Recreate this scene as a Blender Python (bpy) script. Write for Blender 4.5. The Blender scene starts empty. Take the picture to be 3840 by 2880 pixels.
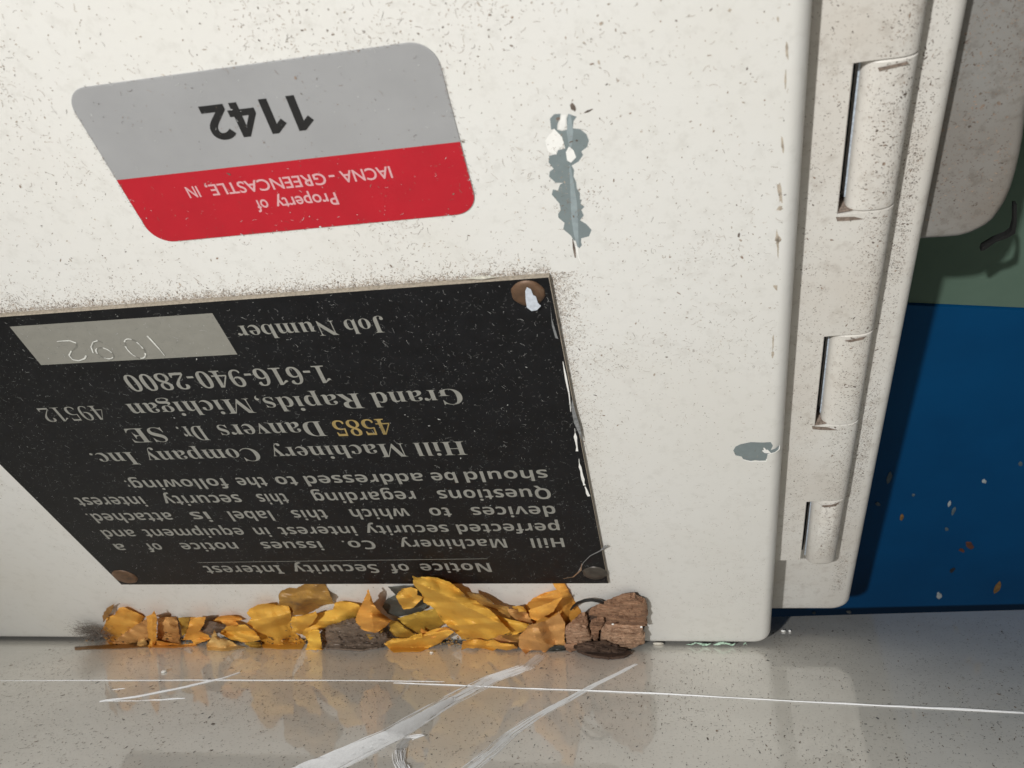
import bpy, bmesh, math, random
from mathutils import Vector, Matrix
from mathutils.geometry import delaunay_2d_cdt

random.seed(7)
scene = bpy.context.scene
col = scene.collection
MM = 0.001

# ------------------------------------------------------------------ camera
# A phone held 59 mm above a level grey ledge, under a cabinet door that leans
# over that ledge.  World: x right, y away from the camera, z up, in metres.
CAM = Vector((0.0, -217.05, 59.106))                      # mm
ROT = Matrix(((0.9782021102030395, -0.052062415020489694, -0.20102272641807145),
              (0.20224719665128754, 0.01937425320104702, 0.9791428444101491),
              (-0.04708187592923546, -0.9984558794734679, 0.029481412853662015)))
FPX = 3266.825                                            # focal length in photo pixels
cam_d = bpy.data.cameras.new('camera')
cam = bpy.data.objects.new('camera', cam_d)
col.objects.link(cam)
cx, cy, cz = (Vector(ROT.col[i]) for i in range(3))
m3 = Matrix((cx, -cy, -cz)).transposed()
cam.matrix_world = Matrix.Translation(CAM * MM) @ m3.to_4x4()
cam_d.sensor_width = 36
cam_d.sensor_fit = 'HORIZONTAL'
cam_d.lens = FPX / 3840 * 36
cam_d.clip_start = 0.002
cam_d.clip_end = 20
cam_d.dof.use_dof = True
cam_d.dof.focus_distance = 0.165
cam_d.dof.aperture_fstop = 55
scene.camera = cam

# ------------------------------------------------------------------ light
world = bpy.data.worlds.new('World')
scene.world = world
world.use_nodes = True
bg = world.node_tree.nodes['Background']
bg.inputs[0].default_value = (1.0, 0.98, 0.94, 1)
bg.inputs[1].default_value = 0.085
fl = bpy.data.lights.new('flash_lamp', 'SPOT')           # the flash, left of the lens
fl.energy = 9.5
fl.color = (0.99, 0.99, 0.975)
fl.shadow_soft_size = 0.006
fl.spot_size = math.radians(64)
fl.spot_blend = 1.0
flash = bpy.data.objects.new('flash_lamp', fl)
col.objects.link(flash)
LP = Vector((-108, -525, 94))
flash.matrix_world = Matrix.Translation(LP * MM) @ (Vector((0, -30, 22)) - LP).to_track_quat('-Z', 'Y').to_matrix().to_4x4()
scene.view_settings.view_transform = 'Standard'
scene.view_settings.look = 'None'
scene.view_settings.gamma = 1
scene.view_settings.exposure = 0.0

# ------------------------------------------------------------------ frames of reference
AL = math.radians(49.3980142)
NV = Vector((0, math.cos(AL), -math.sin(AL)))             # ledge normal written in door axes
SV = Vector((0, math.sin(AL), math.cos(AL)))
# door axes: X right, Y up the door, Z out of its face; origin on the line where it meets the ledge
def D(X, Y, Z=0.0):
    return Vector((X, -(SV.y * Y + SV.z * Z), NV.y * Y + NV.z * Z))
def to_door(w):
    return Vector((w.x, -SV.y * w.y + NV.y * w.z, -SV.z * w.y + NV.z * w.z))
CAMD = to_door(CAM)
def ray(px, py):
    return ROT @ Vector(((px - 1920) / FPX, (py - 1440) / FPX, 1.0))
def door(px, py, z=0.0):
    d = to_door(ray(px, py)); k = (z - CAMD.z) / d.z
    return CAMD + d * k                                   # in door axes, mm
def shelf(px, py, z=0.0):
    d = ray(px, py); k = (z - CAM.z) / d.z
    return CAM + d * k                                    # in world, mm
def zt(off, s, pts):
    return [(off[0] + x * s, off[1] + y * s) for x, y in pts]
ZA = ((300, 1150), 0.7233); ZB = ((300, 1700), 0.9042); Z1 = ((200, 100), 0.7685)
Z2 = ((0, 950), 0.5877); Z3 = ((1100, 950), 0.5877); Z4 = ((0, 1500), 0.6027); Z5 = ((1200, 1600), 0.633)
R1 = ((2700, 0), 0.5426); R2 = ((2700, 800), 0.5426); R3 = ((2700, 1600), 0.5426)
R4 = ((200, 2100), 0.4973); R5 = ((1200, 2100), 0.5877); R6 = ((0, 2300), 0.868); R7 = ((1920, 2300), 0.868)
R8 = ((1900, 300), 0.4823); R9 = ((2300, 1500), 0.5727)
def Z(z, x, y):
    return (z[0][0] + x * z[1], z[0][1] + y * z[1])

# ------------------------------------------------------------------ object helpers
WORLD_LOC = {}
def prop(o, label=None, cat=None, group=None, kind=None):
    if label: o['label'] = label
    if cat: o['category'] = cat
    if group: o['group'] = group
    if kind: o['kind'] = kind
    return o
def empty(name, loc, label, cat, group=None):
    o = bpy.data.objects.new(name, None); col.objects.link(o)
    o.empty_display_size = 0.005
    o.location = Vector(loc) * MM; WORLD_LOC[o.name] = o.location.copy()
    return prop(o, label, cat, group)
def obj(name, verts, faces, mat, parent=None, smooth=True, midx=None, flat=None):
    """verts in world millimetres -> one mesh object with its origin at its middle"""
    vs = [Vector(v) * MM for v in verts]
    lo = Vector((min(v[i] for v in vs) for i in range(3))); hi = Vector((max(v[i] for v in vs) for i in range(3)))
    c = (lo + hi) / 2; c.z = lo.z
    me = bpy.data.meshes.new(name)
    me.from_pydata([v - c for v in vs], [], faces)
    for m in (mat if isinstance(mat, (list, tuple)) else [mat]): me.materials.append(m)
    if midx: me.polygons.foreach_set('material_index', midx)
    me.polygons.foreach_set('use_smooth', [bool(smooth)] * len(me.polygons))
    if flat:
        for i in flat: me.polygons[i].use_smooth = False
    me.update()
    if smooth:
        me.set_sharp_from_angle(angle=math.radians(38))
    o = bpy.data.objects.new(name, me); col.objects.link(o)
    WORLD_LOC[o.name] = c
    if parent is not None:
        o.parent = parent; o.location = c - WORLD_LOC[parent.name]
    else:
        o.location = c
    return o
class MB:
    def __init__(s): s.v = []; s.f = []; s.m = []
    def add(s, vs, fs, mi=0):
        b = len(s.v); s.v += [Vector(v) for v in vs]; s.f += [tuple(i + b for i in f) for f in fs]; s.m += [mi] * len(fs)
    def build(s, name, mat, parent=None, smooth=True):
        return obj(name, s.v, s.f, mat, parent, smooth, s.m if isinstance(mat, (list, tuple)) else None)

def rrect(x0, y0, x1, y1, rads, n=10):
    """rounded rectangle, counter-clockwise; rads = bl, br, tr, tl"""
    out = []
    for (cx_, cy_, a0, r) in ((x0, y0, 180, rads[0]), (x1, y0, 270, rads[1]), (x1, y1, 0, rads[2]), (x0, y1, 90, rads[3])):
        sx = 1 if cx_ == x0 else -1; sy = 1 if cy_ == y0 else -1
        if r <= 0: out.append((cx_, cy_)); continue
        for k in range(n + 1):
            a = math.radians(a0 + 90 * k / n)
            out.append((cx_ + sx * r + r * math.cos(a), cy_ + sy * r + r * math.sin(a)))
    return out
def inset(poly, d):
    n = len(poly); out = []
    for i in range(n):
        p0 = Vector(poly[i - 1]); p1 = Vector(poly[i]); p2 = Vector(poly[(i + 1) % n])
        a = (p1 - p0).normalized(); b = (p2 - p1).normalized()
        na = Vector((-a.y, a.x)); nb = Vector((-b.y, b.x))
        m = na + nb
        m = m / max(0.3, m.dot(na)) if m.length > 1e-6 else na
        out.append((p1.x + m.x * d, p1.y + m.y * d))
    return out
def slab(name, poly, ztop, zbot, r, mat, parent, n=6, side=None):
    """a plate in door axes with its front edges rolled over by radius r"""
    loops = [(inset(poly, r * 1.6 + 0.2), ztop)]
    for k in range(n + 1):
        a = math.radians(90 * k / n)
        loops.append((inset(poly, r * (1 - math.sin(a))), ztop - r * (1 - math.cos(a))))
    loops.append((poly, zbot))
    v = []; f = []; mi = []
    N = len(poly)
    for lp, z in loops: v += [D(x, y, z) for x, y in lp]
    f.append(tuple(range(N))); mi.append(0)
    for k in range(len(loops) - 1):
        for i in range(N):
            j = (i + 1) % N
            f.append((k * N + i, (k + 1) * N + i, (k + 1) * N + j, k * N + j)); mi.append(1 if side and k > 0 else 0)
    f.append(tuple((len(loops) - 1) * N + i for i in reversed(range(N)))); mi.append(1 if side else 0)
    return obj(name, v, f, [mat, side] if side else mat, parent, True, mi if side else None, flat=[0, len(f) - 1])
def patch(poly2, lift, name=None, mat=None, parent=None):
    """flat shape from door-axes outline [(X,Y)] lifted above the door face"""
    r = delaunay_2d_cdt([Vector(p) for p in poly2], [], [list(range(len(poly2)))], 1, 1e-6)
    return [D(p.x, p.y, lift) for p in r[0]], [tuple(f) for f in r[2]]

def dpx(z, pts, lift=0.0): return [(q.x, q.y) for q in (door(*Z(z, *p), lift) for p in pts)]

# ------------------------------------------------------------------ material helpers
def nt(name):
    m = bpy.data.materials.new(name); m.use_nodes = True
    t = m.node_tree; return m, t, t.nodes['Principled BSDF']
def node(t, kind, **kw):
    n = t.nodes.new(kind)
    for k, v in kw.items(): setattr(n, k, v)
    return n
def ramp(t, fac, stops):
    r = node(t, 'ShaderNodeValToRGB')
    el = r.color_ramp.elements
    while len(el) < len(stops): el.new(0.5)
    for e, (p, c) in zip(el, stops):
        e.position = p; e.color = (*c, 1) if len(c) == 3 else c
    t.links.new(fac, r.inputs[0]); return r.outputs[0]
def noise(t, scale, detail=4, rough=0.6, stretch=None, dist=0.0):
    g = node(t, 'ShaderNodeNewGeometry')
    mp = node(t, 'ShaderNodeMapping')
    if stretch: mp.inputs['Scale'].default_value = stretch
    t.links.new(g.outputs['Position'], mp.inputs[0])
    n = node(t, 'ShaderNodeTexNoise'); n.inputs['Scale'].default_value = scale
    n.inputs['Detail'].default_value = detail; n.inputs['Roughness'].default_value = rough
    n.inputs['Distortion'].default_value = dist
    t.links.new(mp.outputs[0], n.inputs[0]); return n.outputs[0]
def mixc(t, fac, a, b, mode='MIX'):
    n = node(t, 'ShaderNodeMix', data_type='RGBA', blend_type=mode)
    for s, v in ((n.inputs[0], fac), (n.inputs[6], a), (n.inputs[7], b)):
        if isinstance(v, (int, float)): s.default_value = v
        elif isinstance(v, tuple): s.default_value = (*v, 1)
        else: t.links.new(v, s)
    return n.outputs[2]
def bump(t, b, h, strength, dist):
    n = node(t, 'ShaderNodeBump'); n.inputs['Strength'].default_value = strength; n.inputs['Distance'].default_value = dist
    t.links.new(h, n.inputs['Height']); t.links.new(n.outputs[0], b.inputs['Normal'])
def plain(name, c, rough=0.5, var=0.12, scale=900, metallic=0.0, spec=0.5):
    m, t, b = nt(name)
    k = noise(t, scale, 3)
    t.links.new(ramp(t, k, [(0.3, tuple(x * (1 - var) for x in c)), (0.7, tuple(min(1, x * (1 + var)) for x in c))]), b.inputs['Base Color'])
    b.inputs['Roughness'].default_value = rough; b.inputs['Metallic'].default_value = metallic
    b.inputs['Specular IOR Level'].default_value = spec
    return m
def paint(name, base, stain, amount, speck=0.0):
    m, t, b = nt(name)
    big = noise(t, 28, 5, 0.6)
    c = mixc(t, ramp(t, big, [(0.42, (0, 0, 0)), (0.75, (amount,) * 3)]), base, stain)
    fine = noise(t, 420, 4, 0.7)
    c = mixc(t, ramp(t, fine, [(0.52, (0, 0, 0)), (0.8, (amount * 1.1,) * 3)]), c, tuple(x * 0.6 for x in stain))
    if speck:
        s = noise(t, 2600, 2, 0.6)
        c = mixc(t, ramp(t, s, [(0.66, (0, 0, 0)), (0.70, (speck,) * 3)]), c, (0.16, 0.12, 0.10))
    sm = noise(t, 14, 4, 0.55, (1, 0.35, 0.35), 0.4)
    c = mixc(t, ramp(t, sm, [(0.5, (0, 0, 0)), (0.72, (amount * 0.9,) * 3)]), c, tuple(x * y for x, y in zip(stain, (1.08, 1.06, 0.98))))
    t.links.new(c, b.inputs['Base Color'])
    b.inputs['Roughness'].default_value = 0.42
    b.inputs['Specular IOR Level'].default_value = 0.35
    bump(t, b, noise(t, 700, 3, 0.5), 0.12, 0.0002)
    return m
M = {}
M['white'] = paint('white_enamel', (0.70, 0.69, 0.66), (0.57, 0.53, 0.45), 0.22)
M['white_dirty'] = paint('white_enamel_dusty', (0.66, 0.64, 0.60), (0.46, 0.38, 0.30), 0.42, 0.5)
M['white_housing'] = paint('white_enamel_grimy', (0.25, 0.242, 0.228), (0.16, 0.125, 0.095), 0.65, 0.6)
M['primer'] = plain('grey_primer', (0.185, 0.222, 0.228), 0.55, 0.06)
M['primer_light'] = plain('scraped_primer', (0.27, 0.32, 0.335), 0.5, 0.12)
M['flake_white'] = plain('white_paint_flake', (0.82, 0.81, 0.78), 0.4, 0.04)
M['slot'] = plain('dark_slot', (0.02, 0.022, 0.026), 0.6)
M['black_plate'] = plain('black_anodised', (0.0068, 0.0072, 0.0085), 0.42, 0.25, 300, spec=0.2)
M['plate_edge'] = plain('dusty_plate_edge', (0.28, 0.24, 0.19), 0.8, 0.3, 2500)
M['silver'] = plain('silver_print', (0.255, 0.25, 0.225), 0.5, 0.10, 500, spec=0.3)
M['gold'] = plain('yellowed_print', (0.31, 0.225, 0.085), 0.5, 0.35, 260, spec=0.3)
M['window'] = plain('bare_aluminium', (0.235, 0.228, 0.20), 0.42, 0.05, 500)
M['engrave'] = plain('bright_engraving', (0.66, 0.66, 0.62), 0.4, 0.2, 1500)
M['engrave_dark'] = plain('engraving_shadow', (0.17, 0.165, 0.145), 0.5, 0.2, 1500)
M['sticker_grey'] = plain('grey_vinyl', (0.315, 0.315, 0.32), 0.4, 0.05, 100)
M['sticker_red'] = plain('red_vinyl', (0.43, 0.006, 0.018), 0.4, 0.06, 150)
M['sticker_print'] = plain('pale_print', (0.60, 0.34, 0.35), 0.5, 0.05)
M['ink'] = plain('black_ink', (0.010, 0.010, 0.011), 0.45, 0.1)
M['dust_dark'] = plain('dark_dust', (0.14, 0.11, 0.09), 0.9, 0.5, 900)
M['dust_brown'] = plain('brown_dust', (0.27, 0.205, 0.16), 0.9, 0.4, 900)
M['dust_fine'] = plain('fine_dust', (0.40, 0.34, 0.28), 0.9, 0.3, 900)
M['dust_pale'] = plain('pale_dust', (0.46, 0.46, 0.45), 0.9, 0.4, 900)
M['dust_grey'] = plain('grey_dust', (0.17, 0.17, 0.165), 0.9, 0.4, 900)
M['scratch'] = plain('white_scratch', (0.90, 0.90, 0.90), 0.6, 0.06, 3000)
M['fluff'] = plain('grey_fluff', (0.17, 0.145, 0.125), 0.95, 0.3)
M['cable'] = plain('black_stem', (0.012, 0.011, 0.011), 0.35, 0.2)
M['green_glue'] = plain('pale_green_residue', (0.42, 0.58, 0.46), 0.35, 0.2)

def rivet_mat():
    m, t, b = nt('tarnished_rivet')
    t.links.new(ramp(t, noise(t, 260, 5, 0.7), [(0.3, (0.055, 0.035, 0.022)), (0.55, (0.135, 0.075, 0.042)), (0.75, (0.20, 0.15, 0.11))]), b.inputs['Base Color'])
    b.inputs['Roughness'].default_value = 0.5; b.inputs['Metallic'].default_value = 0.25
    return m
M['rivet'] = rivet_mat()
M['rivet_dark'] = plain('dark_rivet', (0.07, 0.06, 0.05), 0.42, 0.4, 500, 0.3)

def ledge_mat():
    m, t, b = nt('glossy_grey_ledge')
    c = ramp(t, noise(t, 35, 6, 0.65), [(0.35, (0.735, 0.705, 0.645)), (0.65, (0.83, 0.80, 0.735))])
    s = noise(t, 1500, 3, 0.7)
    c = mixc(t, ramp(t, s, [(0.60, (0, 0, 0)), (0.68, (0.45,) * 3)]), c, (0.12, 0.10, 0.085))
    t.links.new(c, b.inputs['Base Color'])
    b.inputs['Roughness'].default_value = 0.5
    b.inputs['Specular IOR Level'].default_value = 0.2
    b.inputs['Coat Weight'].default_value = 1.0
    b.inputs['Coat Roughness'].default_value = 0.035
    b.inputs['Coat IOR'].default_value = 1.45
    n = node(t, 'ShaderNodeBump'); n.inputs['Strength'].default_value = 0.05; n.inputs['Distance'].default_value = 0.0004
    t.links.new(noise(t, 130, 3), n.inputs['Height']); t.links.new(n.outputs[0], b.inputs['Coat Normal'])
    return m
M['ledge'] = ledge_mat()
def panel_mat(name, c1, c2):
    m, t, b = nt(name)
    t.links.new(ramp(t, noise(t, 45, 5, 0.6), [(0.35, c1), (0.7, c2)]), b.inputs['Base Color'])
    b.inputs['Roughness'].default_value = 0.5; b.inputs['Specular IOR Level'].default_value = 0.15
    return m
M['blue'] = panel_mat('blue_enamel', (0.0002, 0.043, 0.125), (0.0004, 0.051, 0.145))
M['green'] = panel_mat('green_enamel', (0.085, 0.13, 0.098), (0.10, 0.15, 0.115))

def leaf_mat(name, a, b_, dark, trans=0.25):
    m, t, b = nt(name)
    k = noise(t, 190, 6, 0.65)
    c = ramp(t, k, [(0.28, dark), (0.42, a), (0.68, b_)])
    v = noise(t, 1400, 3, 0.6)
    c = mixc(t, ramp(t, v, [(0.55, (0, 0, 0)), (0.75, (0.35,) * 3)]), c, dark)
    oi = node(t, 'ShaderNodeObjectInfo')
    hs_ = node(t, 'ShaderNodeHueSaturation'); mr = node(t, 'ShaderNodeMapRange'); mr2 = node(t, 'ShaderNodeMapRange')
    mr.inputs[3].default_value = 0.494; mr.inputs[4].default_value = 0.508; mr2.inputs[3].default_value = 0.95; mr2.inputs[4].default_value = 1.08
    t.links.new(oi.outputs['Random'], mr.inputs[0]); t.links.new(oi.outputs['Random'], mr2.inputs[0])
    t.links.new(mr.outputs[0], hs_.inputs['Hue']); t.links.new(mr2.outputs[0], hs_.inputs['Value']); hs_.inputs['Saturation'].default_value = 1.0
    t.links.new(c, hs_.inputs['Color']); c = hs_.outputs[0]
    t.links.new(c, b.inputs['Base Color'])
    b.inputs['Roughness'].default_value = 0.48
    b.inputs['Specular IOR Level'].default_value = 0.4
    bump(t, b, noise(t, 420, 5, 0.6), 0.14, 0.0004)
    tr = node(t, 'ShaderNodeBsdfTranslucent'); t.links.new(c, tr.inputs[0])
    mx = node(t, 'ShaderNodeMixShader'); mx.inputs[0].default_value = trans
    t.links.new(b.outputs[0], mx.inputs[1]); t.links.new(tr.outputs[0], mx.inputs[2])
    t.links.new(mx.outputs[0], t.nodes['Material Output'].inputs[0])
    return m
M['orange'] = leaf_mat('orange_leaf', (0.86, 0.45, 0.085), (0.90, 0.53, 0.12), (0.74, 0.35, 0.06), 0.35)
M['yellow'] = leaf_mat('yellow_leaf', (0.87, 0.52, 0.085), (0.91, 0.60, 0.12), (0.72, 0.40, 0.06), 0.35)
M['tan'] = leaf_mat('tan_leaf', (0.70, 0.39, 0.13), (0.78, 0.46, 0.16), (0.38, 0.17, 0.05))
M['pale'] = leaf_mat('pale_leaf', (0.80, 0.52, 0.20), (0.85, 0.60, 0.27), (0.45, 0.24, 0.08))
M['olive'] = leaf_mat('olive_leaf', (0.52, 0.32, 0.055), (0.62, 0.38, 0.06), (0.20, 0.11, 0.03))
M['brown'] = leaf_mat('brown_leaf', (0.30, 0.155, 0.045), (0.42, 0.22, 0.05), (0.10, 0.065, 0.045), 0.1)
M['greyleaf'] = leaf_mat('grey_leaf', (0.145, 0.105, 0.08), (0.20, 0.15, 0.115), (0.07, 0.05, 0.04), 0.05)
M['slate'] = leaf_mat('slate_leaf', (0.06, 0.062, 0.055), (0.10, 0.10, 0.085), (0.03, 0.03, 0.03), 0.05)
def bark_mat(name, a, b_, c_):
    m, t, b = nt(name)
    k = noise(t, 300, 7, 0.75, (0.35, 1, 2.2), 0.6)
    t.links.new(ramp(t, k, [(0.3, a), (0.5, b_), (0.72, c_)]), b.inputs['Base Color'])
    b.inputs['Roughness'].default_value = 0.8
    bump(t, b, k, 0.8, 0.0009)
    return m
M['bark'] = bark_mat('brown_bark', (0.12, 0.065, 0.04), (0.30, 0.165, 0.095), (0.42, 0.25, 0.15))
M['bark_pale'] = bark_mat('pale_bark', (0.24, 0.14, 0.085), (0.42, 0.26, 0.165), (0.54, 0.36, 0.24))
M['bark_dark'] = bark_mat('dark_bark', (0.030, 0.018, 0.012), (0.075, 0.043, 0.028), (0.13, 0.08, 0.05))

# ------------------------------------------------------------------ the ledge
lo = [(-420, -330), (260, -330), (260, 59.5), (83, 37.2), (46, 32.6), (20, 29.2), (-40, 26), (-420, 26)]
n = len(lo)
ledge = obj('ledge', [(x, y, -6) for x, y in lo] + [(x, y, -0.5) for x, y in lo] + [(x, y - 0.6 * (y > 0), 0) for x, y in lo],
            [tuple(reversed(range(n))), tuple(2 * n + i for i in range(n))] + [(k * n + i, k * n + (i + 1) % n, (k + 1) * n + (i + 1) % n, (k + 1) * n + i) for k in (0, 1) for i in range(n)], M['ledge'], smooth=False)
prop(ledge, 'glossy grey metal ledge scuffed with white scratches', None, None, 'structure')

def streaks(name, pts, widths, n, alpha_len=(0.1, 0.5), w=(0.08, 0.3), label=None, tilt=0.9):
    """a brushed scratch: many thin streaks along one path on the ledge; pts world mm, widths mm"""
    mb = MB()
    L = [0]
    for a, b in zip(pts, pts[1:]): L.append(L[-1] + (b - a).length)
    def at(s):
        s = max(0, min(0.9999, s)) * L[-1]
        for i in range(len(pts) - 1):
            if L[i + 1] >= s:
                k = (s - L[i]) / max(1e-9, L[i + 1] - L[i])
                return pts[i].lerp(pts[i + 1], k), (pts[i + 1] - pts[i]).normalized(), widths[i] + (widths[i + 1] - widths[i]) * k
    for q in range(n):
        s0 = random.uniform(-0.1, 0.95); s1 = min(1, s0 + random.uniform(*alpha_len)); s0 = max(0, s0)
        off = max(-1, min(1, random.gauss(0, 0.5))); ww = random.uniform(*w); zz = 0.03 + 0.0005 * q
        st = 8; vs = []
        for i in range(st + 1):
            p, d, wd = at(s0 + (s1 - s0) * i / st)
            nrm = Vector((-d.y, d.x, 0)); t_ = ww * (0.25 + 0.75 * math.sin(math.pi * min(1, max(0.03, i / st)))) * random.uniform(0.7, 1.2)
            c = p + nrm * (off * wd * 0.5)
            if nrm.y < 0: nrm = -nrm
            vs += [c + nrm * t_ * 0.5 + Vector((0, 0, zz + t_ * tilt)), c - nrm * t_ * 0.5 + Vector((0, 0, zz))]      # raised burr
        mb.add(vs, [(2 * i, 2 * i + 1, 2 * i + 3, 2 * i + 2) for i in range(st)])
    o = mb.build(name, M['scratch'], ledge, False)
    if label: o['label'] = label
    return o
def spts(z, pts): return [Vector(shelf(*Z(z, *p))) for p in pts]
streaks('scratch', spts(R6, [(0, 292), (900, 290), (1500, 291), (1920, 296)]), [0.2] * 4, 40, (0.2, 0.6), (0.05, 0.16))
streaks('scratch', spts(R6, [(1700, 302), (2212, 323)]) + spts(R7, [(640, 349), (1290, 385), (2212, 432)]), [0.25, 0.35, 0.4, 0.55, 0.75], 70, (0.1, 0.4), (0.05, 0.2))
streaks('scratch', spts(R6, [(1040, 243), (1036, 256), (960, 282), (800, 320), (600, 360), (430, 382)]), [0.3, 0.5, 0.6, 0.8, 1.0, 0.8], 34, (0.3, 0.8), (0.05, 0.22))
streaks('scratch', spts(R6, [(440, 380), (600, 378), (800, 368)]), [0.5, 1.0, 0.8], 12, (0.2, 0.6), (0.04, 0.13))
streaks('scratch', spts(R7, [(130, 180), (60, 235)]) + spts(R6, [(2130, 285), (1950, 375), (1700, 525), (1380, 672), (1250, 740)]), [2.8, 4.2, 5.4, 5.2, 6.0, 7.5, 9], 330, (0.03, 0.22), (0.03, 0.13), 'broad white scuff running across the ledge', 1.3)
streaks('scratch', spts(R6, [(1960, 372), (1700, 528), (1380, 672), (1250, 740)]), [1.4, 4.6, 7.0, 8.5], 420, (0.05, 0.35), (0.06, 0.24), None, 1.5)
streaks('scratch', spts(R6, [(1830, 525), (1770, 540), (1725, 590), (1725, 640), (1750, 690)]), [1.0, 2.0, 2.4, 2.2, 2.0], 150, (0.1, 0.35), (0.04, 0.18))
streaks('scratch', spts(R7, [(540, 220), (310, 335), (120, 440), (0, 520)]) + spts(R6, [(2120, 600), (2000, 690)]), [1.0, 1.5, 2.4, 3.0, 3.2, 3.6], 190, (0.04, 0.25), (0.03, 0.14))
streaks('scratch', spts(R6, [(470, 334), (540, 325)]), [0.3, 0.3], 5, (0.3, 0.8), (0.06, 0.14))

# ------------------------------------------------------------------ machine behind
# plane almost parallel with the door, 22-33 mm behind it
def back_z(X, Y): return -40.0 - 0.03 * (X - 46) - 0.06 * (Y - 10)
def backpt(px, py):
    z = -26
    for _ in range(40):
        p = door(px, py, z); z = back_z(p.x, p.y)
    return Vector((p.x, p.y, z))
back = empty('machine_panel', D(60, -60, -26), 'dark blue machine panel with green upper band behind the white cabinet', 'panel')
a = backpt(3421, 1142); b = backpt(3840, 1161)
ys = lambda X: a.y + (b.y - a.y) * (X - a.x) / (b.x - a.x)
def bp(X, Y, dz=0.0): return D(X, Y, back_z(X, Y) + dz)
def sheet(name, xs, ylo, yhi, dz, mat, parent, thick=2.0):
    mb = MB(); n = len(xs); vs = []
    for d_ in (dz, dz - thick):
        for X in xs: vs += [bp(X, ylo(X), d_), bp(X, yhi(X), d_)]
    fs = []
    for i in range(n - 1):
        fs += [(2 * i, 2 * i + 2, 2 * i + 3, 2 * i + 1), (2 * n + 2 * i, 2 * n + 2 * i + 1, 2 * n + 2 * i + 3, 2 * n + 2 * i + 2),
               (2 * i + 1, 2 * i + 3, 2 * n + 2 * i + 3, 2 * n + 2 * i + 1), (2 * i, 2 * n + 2 * i, 2 * n + 2 * i + 2, 2 * i + 2)]
    mb.add(vs, fs); return mb.build(name, mat, parent, False)
xs = [-420, -200, -60, 0, 40, 80, 140, 230]
s1 = backpt(3500, 1779); sy = s1.y
sheet('lower_panel', xs, lambda X: -75.0, lambda X: sy - 0.06, 0, M['blue'], back)
sheet('lower_panel', xs, lambda X: sy + 0.06, lambda X: ys(X) - 0.15, 0.1, M['blue'], back)
up = sheet('upper_panel', xs, lambda X: ys(X), lambda X: ys(X) + 150, -0.6, M['green'], back); up['label'] = 'dull green upper panel'
def blob(c, rx, ry, ang, n=11, jag=0.25):
    ph = [random.uniform(1 - jag, 1 + jag) for _ in range(n)]
    ca, sa = math.cos(ang), math.sin(ang); o = []
    for i in range(n):
        t_ = 2 * math.pi * i / n; x = rx * ph[i] * math.cos(t_); y = ry * ph[i] * math.sin(t_)
        o.append((c[0] + x * ca - y * sa, c[1] + x * sa + y * ca))
    return o
fleck_m = {'w': plain('white_fleck', (0.30, 0.32, 0.32), 0.7, 0.15), 'g': plain('grey_fleck', (0.07, 0.095, 0.11), 0.7, 0.3),
           'o': plain('orange_fleck', (0.16, 0.085, 0.025), 0.7, 0.3), 'r': plain('rust_fleck', (0.075, 0.025, 0.015), 0.7, 0.3),
           'd': plain('dark_fleck', (0.008, 0.01, 0.015), 0.7, 0.3)}
for (x, y, rx, ry, an, k) in [(1515, 1165, 27, 23, 0, 'w'), (1825, 375, 20, 15, 0.3, 'w'), (1583, 530, 14, 22, 0.5, 'w'), (1612, 580, 14, 34, 0.5, 'g'),
                              (1255, 625, 15, 24, 0.2, 'o'), (1722, 815, 26, 42, -0.9, 'r'), (1670, 852, 12, 26, -1.2, 'r'), (1605, 990, 14, 26, 0.9, 'd'),
                              (1915, 1112, 28, 52, 0.45, 'o'), (1567, 705, 15, 15, 0, 'g'), (1170, 350, 22, 46, 0.3, 'g'), (1088, 530, 24, 14, 0.3, 'g'),
                              (890, 1278, 20, 12, 0, 'w'), (650, 1284, 16, 9, 0, 'g'), (2075, 255, 22, 18, 0, 'g'), (1335, 470, 14, 11, 0, 'g')]:
    c = backpt(*Z(R3, x, y)); q = [backpt(*p) for p in blob(Z(R3, x, y), rx * 0.42, ry * 0.45, an)]
    top = [D(p.x, p.y, p.z + 0.25) for p in q]; bot = [D(p.x, p.y, p.z + 0.02) for p in q]; n = len(q)
    mid = D(c.x, c.y, c.z + 0.4)
    obj('paint_fleck', bot + top + [mid], [(i, (i + 1) % n, n + (i + 1) % n, n + i) for i in range(n)] + [(n + i, n + (i + 1) % n, 2 * n) for i in range(n)], fleck_m[k], back)

# ------------------------------------------------------------------ housing at top right
ZH = -15.5
hp = [door(*q, ZH) for q in [(3481, 905), (3540, 902), (3595, 897), (3640, 885), (3677, 868), (3706, 852), (3731, 831), (3758, 795), (3780, 758), (3800, 710), (3818, 651), (3832, 590), (3845, 520), (3860, 400)]]
hl = [(p.x, p.y) for p in hp]
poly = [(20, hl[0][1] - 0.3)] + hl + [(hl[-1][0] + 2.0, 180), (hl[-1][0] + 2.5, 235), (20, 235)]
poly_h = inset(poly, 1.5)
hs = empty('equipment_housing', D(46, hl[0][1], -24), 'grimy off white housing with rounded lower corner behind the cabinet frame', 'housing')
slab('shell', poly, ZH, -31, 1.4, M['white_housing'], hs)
# the housing's shadow below its corner, modelled as a thin black hook
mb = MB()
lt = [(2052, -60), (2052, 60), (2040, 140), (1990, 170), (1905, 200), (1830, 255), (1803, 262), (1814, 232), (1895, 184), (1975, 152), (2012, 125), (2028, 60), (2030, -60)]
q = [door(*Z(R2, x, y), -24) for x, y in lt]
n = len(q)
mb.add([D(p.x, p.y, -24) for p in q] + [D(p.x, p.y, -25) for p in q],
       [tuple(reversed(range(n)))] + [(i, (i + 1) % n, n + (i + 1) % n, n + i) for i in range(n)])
mb.build('latch', plain('black_latch', (0.004, 0.004, 0.004), 0.7), hs, False)

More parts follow.
